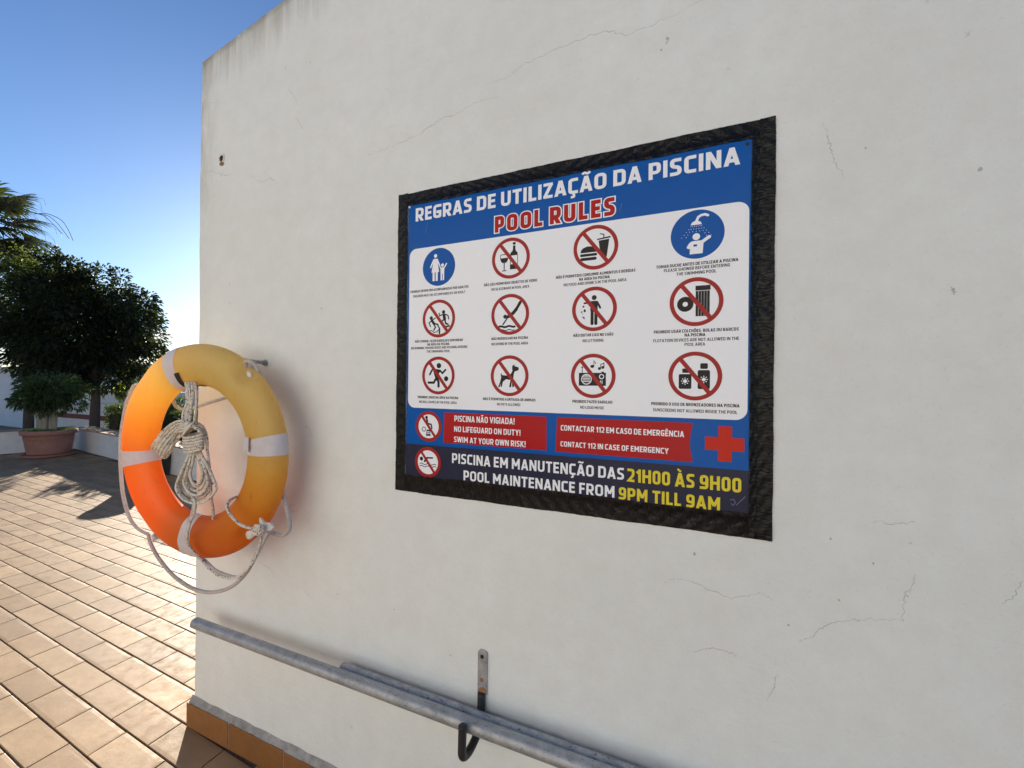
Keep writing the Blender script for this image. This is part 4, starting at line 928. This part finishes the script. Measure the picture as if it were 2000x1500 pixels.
# fan palm
palm = empty('fan_palm', (-21.3, 4.3, -1.6), label='tall fan palm whose fronds reach in at the left edge', cat='palm')
PC = Vector((-21.6, 4.3, 6.75))
mb = MB(); mb.tube([(-21.3, 4.3, -1.6), (-21.4, 4.32, 2.5), tuple(PC+Vector((0, 0, -.2)))], lambda f: .24-.07*f, 12); mb.build('trunk', BARKD, palm, smooth=True)
rs = random.Random(5)
def frond(az, el, L, seed, thready=False):
    r = random.Random(seed); mb = MB(); d = Vector((math.cos(az)*math.cos(el), math.sin(az)*math.cos(el), math.sin(el)))
    e = PC+d*L; e.z -= .10*L; mb.tube([PC, PC+d*L*.55, e], lambda f: .028-.012*f, 6, sub=3)
    side = d.cross(Vector((0, 0, 1))).normalized(); up = side.cross(d).normalized(); tilt = r.uniform(-.3, .3)
    n = 34
    for k in range(n):
        a = R(-112+224*k/(n-1)+r.uniform(-2, 2)); ll = (.98-.28*abs(a)/2)*r.uniform(.85, 1.1)
        v = d*math.cos(a)+(side*math.cos(tilt)+up*math.sin(tilt))*math.sin(a); wd = .024
        sn = v.cross(up).normalized(); q = []
        for f in (0, .3, .6, .85, 1.0):
            p = e+v*ll*f+up*(.10*math.sin(f*2.2))-Vector((0, 0, 1))*(ll*(.10*f*f+(.42*max(0, f-.62)**1.3 if f > .62 else 0)))
            q.append((p, wd*(.35+1.0*math.sin(math.pi*min(f+.12, 1)*.8)) if f < 1 else .002))
        for i in range(4):
            (p, w0), (p2, w1) = q[i], q[i+1]; fo = up*.4
            mb.poly([p-sn*w0+fo*w0, p, p2, p2-sn*w1+fo*w1]); mb.poly([p, p+sn*w0+fo*w0, p2+sn*w1+fo*w1, p2])
        if thready or k % 5 == 0:
            p = q[-1][0]; g = v.copy(); pts = [p, p+g*.16-Vector((0, 0, .12)), p+g*.22-Vector((0, 0, .36))]; mb.tube(pts, .0035, 3, sub=3)
    mb.build('frond', PALML, palm)
k = 0
for az0, el, L in [(i*2.399963, .95-.06*i, .95) for i in range(30)]:
    frond(az0, el, L*rs.uniform(.85, 1.15), k); k += 1
# long dry fibres that droop from one frond tip
mb = MB()
for a in ([(-20.4417, 5.2000, 7.1485), (-19.3009, 5.1000, 6.9468), (-18.3902, 5.0000, 6.6810), (-17.8143, 5.0000, 6.4306), (-17.4151, 5.0000, 6.0835), (-17.1194, 5.0000, 5.7255)], [(-20.2893, 5.2000, 7.1424), (-19.1555, 5.1000, 6.8562), (-18.2834, 5.0000, 6.5004), (-17.8074, 5.0000, 6.1707), (-17.3762, 5.0000, 5.8227)], [(-20.3661, 5.2000, 7.1721), (-19.3707, 5.1000, 6.8723), (-18.4172, 5.0000, 6.4214), (-17.8035, 5.0000, 6.0246)]):
    mb.tube(a, .010, 4, sub=5)
mb.build('dry_fibre', PALML, palm)

# potted tree
pt = empty('potted_tree', (-10.72, 2.48, .40), label='small pale-stemmed tree with light green leaves growing in the large terracotta pot', cat='tree')
mb = MB(); b0 = Vector((-10.72, 2.48, .42))
px_ = Vector((.926, .376, 0))
for dx, dy, tx2, h, r0 in ((-.13, 0, -.16, .55, .085), (-.10, .05, -.06, .50, .055), (.02, .02, .02, .80, .03), (.07, -.02, .10, .85, .035), (.10, .04, .14, .7, .022)):
    s = b0+px_*dx; e = b0+px_*tx2+Vector((0, 0, h)); mb.tube([s, (s+e)/2+Vector((.01, 0, 0)), e], (lambda f, r0=r0: r0*(1-.25*f)), 10)
    for q in range(3):
        a = rnd.uniform(0, 6.3); mb.tube([e-Vector((0, 0, .03)), e+Vector((math.cos(a)*.10, math.sin(a)*.10, .08)), e+Vector((math.cos(a)*.20, math.sin(a)*.20, .16))], (lambda f, r0=r0: r0*.45*(1-.7*f)), 6, sub=3)
mb.build('trunk', BARKP, pt, smooth=True)
P, D = crown_points((-10.70, 2.50, 1.20), (.50, .45, .40), 60, 60, 12, .2, .15); leaf_mesh('crown', P, D, .075, .017, leafm('mid_green_leaf', (.03, .05, .02), (.06, .085, .03), .25), pt, 6)
pot = empty('terracotta_pot', (-10.72, 2.48, 0), label='large round terracotta pot on a saucer in the parapet corner', cat='plant pot')
cpt = (-10.72, 2.48, 0)
mb = MB(); mb.lathe([(.0001, .045), (.25, .045), (.272, .055), (.300, .25), (.322, .40), (.330, .405), (.352, .408), (.360, .42), (.360, .475), (.352, .487), (.325, .487), (.315, .47), (.31, .40), (.0001, .40)], cpt, 48); mb.build('pot_body', POT, pot, auto=50)
mb = MB()
for z in (.34, .36): mb.lathe([(.3135+(z-.34)*.13, z-.006), (.3195+(z-.34)*.13, z), (.3145+(z-.34)*.13, z+.006)], cpt, 48)
mb.build('moulding', POT, pot, smooth=True)
mb = MB(); mb.lathe([(.0001, .003), (.31, .003), (.335, .012), (.345, .048), (.335, .052), (.325, .040), (.26, .038), (.0001, .038)], cpt, 48); mb.build('saucer', POT, pot, auto=50)
mb = MB(); mb.lathe([(.0001, .425), (.20, .43), (.312, .415)], cpt, 24); mb.build('soil', SOIL, pot, smooth=True)
rsn = np.random.RandomState(4); N = 900; a = rsn.uniform(0, 6.283, N); rr_ = .30*np.sqrt(rsn.uniform(0, 1, N)); Pw = np.stack([-10.72+rr_*np.cos(a), 2.48+rr_*np.sin(a), np.full(N, .43)], 1); Dw = rsn.normal(size=(N, 3))*.6+np.array([0, 0, 1.1])
g = leaf_mesh('weeds_in_pot', Pw, Dw, .10, .009, LEAFP, None, 8, .15); tag(g, 'short bright green weeds growing in the large terracotta pot', 'weeds', kind='stuff')
# tall black planter seen through the ring
bp = empty('black_pot', (-7.15, 2.42, 0), label='tall black plant pot standing by the parapet, seen through the lifebuoy', cat='plant pot')
mb = MB(); cb = (-7.15, 2.42, 0); mb.lathe([(.0001, .002), (.14, .002), (.145, .01), (.175, .47), (.195, .475), (.198, .52), (.185, .525), (.17, .48), (.0001, .47)], cb, 36); mb.build('pot_body', BPOT, bp, auto=50)
mb = MB(); mb.lathe([(.0001, .485), (.170, .482)], cb, 20); mb.build('soil', SOIL, bp)

# hedge and shrubs in the bed
hd = empty('clipped_hedge', (-9, 4.2, -.1), label='dark clipped hedge in the bed behind the parapet', cat='hedge')
rsn = np.random.RandomState(11); P = []; D = []
N = 26000
xx = rsn.uniform(-11.9, -2.4, N); base_y = 3.55+(xx+9)*-.05; yy = base_y+rsn.uniform(0, .85, N); zt = .80+.05*np.sin(xx*3.1)+.04*np.sin(xx*7.7+1); zz = -.1+(zt+.1)*rsn.uniform(0, 1, N)**.55
f = rsn.uniform(0, 1, N); yy = np.where(f < .5, base_y+rsn.exponential(.05, N), yy); zz = np.where((f >= .5) & (f < .9), zt-rsn.exponential(.04, N)+.02*rsn.normal(size=N), zz)
P = np.stack([xx, yy, zz], 1); D = rsn.normal(size=(N, 3))+np.array([0, -.4, .6])
leaf_mesh('foliage', P, D, .055, .014, LEAFH, hd, 12)
mb = MB(); mb.box(-11.8, -2.5, 3.72, 4.25, -.1, .68, .05); mb.build('inner_branches', BARKD, hd)
for k, (x, y, z, s, sd_) in enumerate(((-10.6, 4.0, .95, .22, 21), (-10.0, 4.1, .92, .20, 22), (-9.1, 4.25, .86, .14, 23), (-8.6, 4.25, .84, .14, 24), (-7.6, 3.75, .95, .20, 25))):
    e = empty('shrub', (x, y, -.1), label=['pale-tipped shrub sticking out of the hedge, beside the pot', 'pale-tipped shrub in the hedge, second from the pot', 'thin sparse shrub above the middle of the hedge', 'small shrub above the hedge, just left of the lifebuoy', 'shrub above the hedge, seen through the lifebuoy'][k], cat='shrub')
    P, D = crown_points((x, y, z), (s*1.3, s, s*.9), 16, 34, sd_, .2, .09); leaf_mesh('foliage', P, D+np.array([0, 0, .8]), .07, .015, LEAFP if k in (0, 2) else LEAFH, e, sd_)
    mb = MB()
    for q in range(5): mb.tube([(x, y, -.1), (x+rnd.uniform(-.08, .08), y, .5), (x+rnd.uniform(-.2, .2), y+rnd.uniform(-.1, .1), z+.1)], .006, 5, sub=3)
    mb.build('stems', BARKD, e)
# bright leafy branch drooping from the dark tree's edge
br = leafm('yellow_green_leaf', (.12, .17, .03), (.20, .24, .05), .5, tcol=(.5, .55, .08))
bt = empty('young_tree', (-17.2, 6.35, -1.6), label='thin young tree with bright yellow green leaves hanging left of the lifebuoy', cat='tree')
P, D = crown_points((-17.0, 6.35, 1.12), (.40, .3, .36), 18, 22, 31, .2, .14); leaf_mesh('crown', P, D-np.array([0, 0, 1.0]), .16, .036, br, bt, 32)
mb = MB(); mb.tube([(-17.2, 6.4, -1.6), (-17.3, 6.4, .5), (-17.05, 6.35, 1.3)], lambda f: .018-.008*f, 7); mb.build('trunk', BARKD, bt, smooth=True)

# ------------------------------------------------------------------ houses beyond
def facade_window(par, x0, x1, z0, z1, y, sill=True, mull=1):
    f = MB()
    for a, b, c2, d2 in ((x0, x1, z1-.05, z1), (x0, x1, z0, z0+.05), (x0, x0+.05, z0+.051, z1-.051), (x1-.05, x1, z0+.051, z1-.051)): f.box(a, b, y-.03, y+.02, c2, d2)
    for k in range(mull): xm = x0+(x1-x0)*(k+1)/(mull+1); f.box(xm-.025, xm+.025, y-.025, y+.02, z0+.051, z1-.051)
    w_ = f.build('window', WFRAME, par)
    g = MB(); g.box(x0+.04, x1-.04, y-.004, y+.01, z0+.04, z1-.04); g.build('pane', GLASS, w_)
    if sill: s = MB(); s.box(x0-.08, x1+.08, y-.12, y+.0, z0-.16, z0-.003, .01); s.build('sill', TRIM, w_)
h2 = empty('white_house', (-30, 11, -1.6), label='long white house with dark windows and red sills, behind the trees', cat='house')
YF = 10.0
mb = MB(); mb.box(-44, -12.5, YF, YF+7, -1.6, 2.05); mb.build('wall', WHITE2, h2)
mb = MB(); mb.box(-44.3, -12.2, YF-.25, YF+7.3, 2.053, 2.22, .02); mb.build('roof', WHITE2, h2)
for a, b, c2, d2 in ((-26.55, -23.9, .56, 1.20), (-33.6, -31.9, .56, 1.2), (-22.0, -18.9, .56, 1.20), (-17.4, -15.2, .56, 1.20)):
    facade_window(h2, a, b, c2, d2, YF-.008, mull=2)
mb = MB(); mb.box(-20.55, -19.95, YF+1.5, YF+2.1, 2.225, 3.75, .01); mb.build('chimney', WHITE2, h2)
mb = MB(); mb.box(-20.65, -19.85, YF+1.4, YF+2.2, 3.753, 3.88, .01); mb.build('chimney_cap', MORTAR, h2)
h1 = empty('garden_building', (-19, 5.5, -1.6), label='low white building with a dark red strip, left of the large plant pot', cat='building')
mb = MB(); mb.box(-23.5, -14.9, 6.2, 9.0, -1.6, 1.05); mb.build('wall', WHITE2, h1)
mb = MB(); mb.box(-23.5, -15.1, 5.95, 6.197, -1.6, .62, .01); mb.build('plinth', WHITE2, h1)
mb = MB(); mb.box(-23.4, -15.6, 5.915, 5.947, .06, .22, .005); mb.build('red_strip', TRIM, h1)
facade_window(h1, -21.2, -19.6, .78, .96, 6.19, sill=False)
# unseen sunlit house, added to bounce light onto the shaded wall, mirrored softly in the sign; it faces the wall from behind the viewer
h3 = empty('added_bounce_facade', (-4, -10, 0), label='unseen white house added to bounce sunlight onto the wall, behind the viewer', cat='house')
YH = -5.4
mb = MB(); mb.box(-9.5, 2.0, YH-6, YH, -.01, 4.6); mb.build('wall', WHITE2, h3)
mb = MB(); mb.box(-9.8, 2.3, YH-6.3, YH+.3, 4.603, 4.75, .02); mb.build('roof', WHITE2, h3)
for a in (-8.4, -5.2): 
    f = MB()
    z0, z1, x0, x1, y = .95, 2.15, a, a+1.1, YH+.008
    for p, q, c2, d2 in ((x0, x1, z1-.05, z1), (x0, x1, z0, z0+.05), (x0, x0+.05, z0+.051, z1-.051), (x1-.05, x1, z0+.051, z1-.051), (x0+.52, x0+.57, z0+.051, z1-.051)): f.box(p, q, y-.02, y+.03, c2, d2)
    w_ = f.build('window', WFRAME, h3); g = MB(); g.box(x0+.04, x1-.04, y-.01, y+.006, z0+.04, z1-.04); g.build('pane', GLASS, w_)
    s = MB(); s.box(x0-.08, x1+.08, y, y+.12, z0-.12, z0-.003, .01); s.build('sill', TRIM, w_)
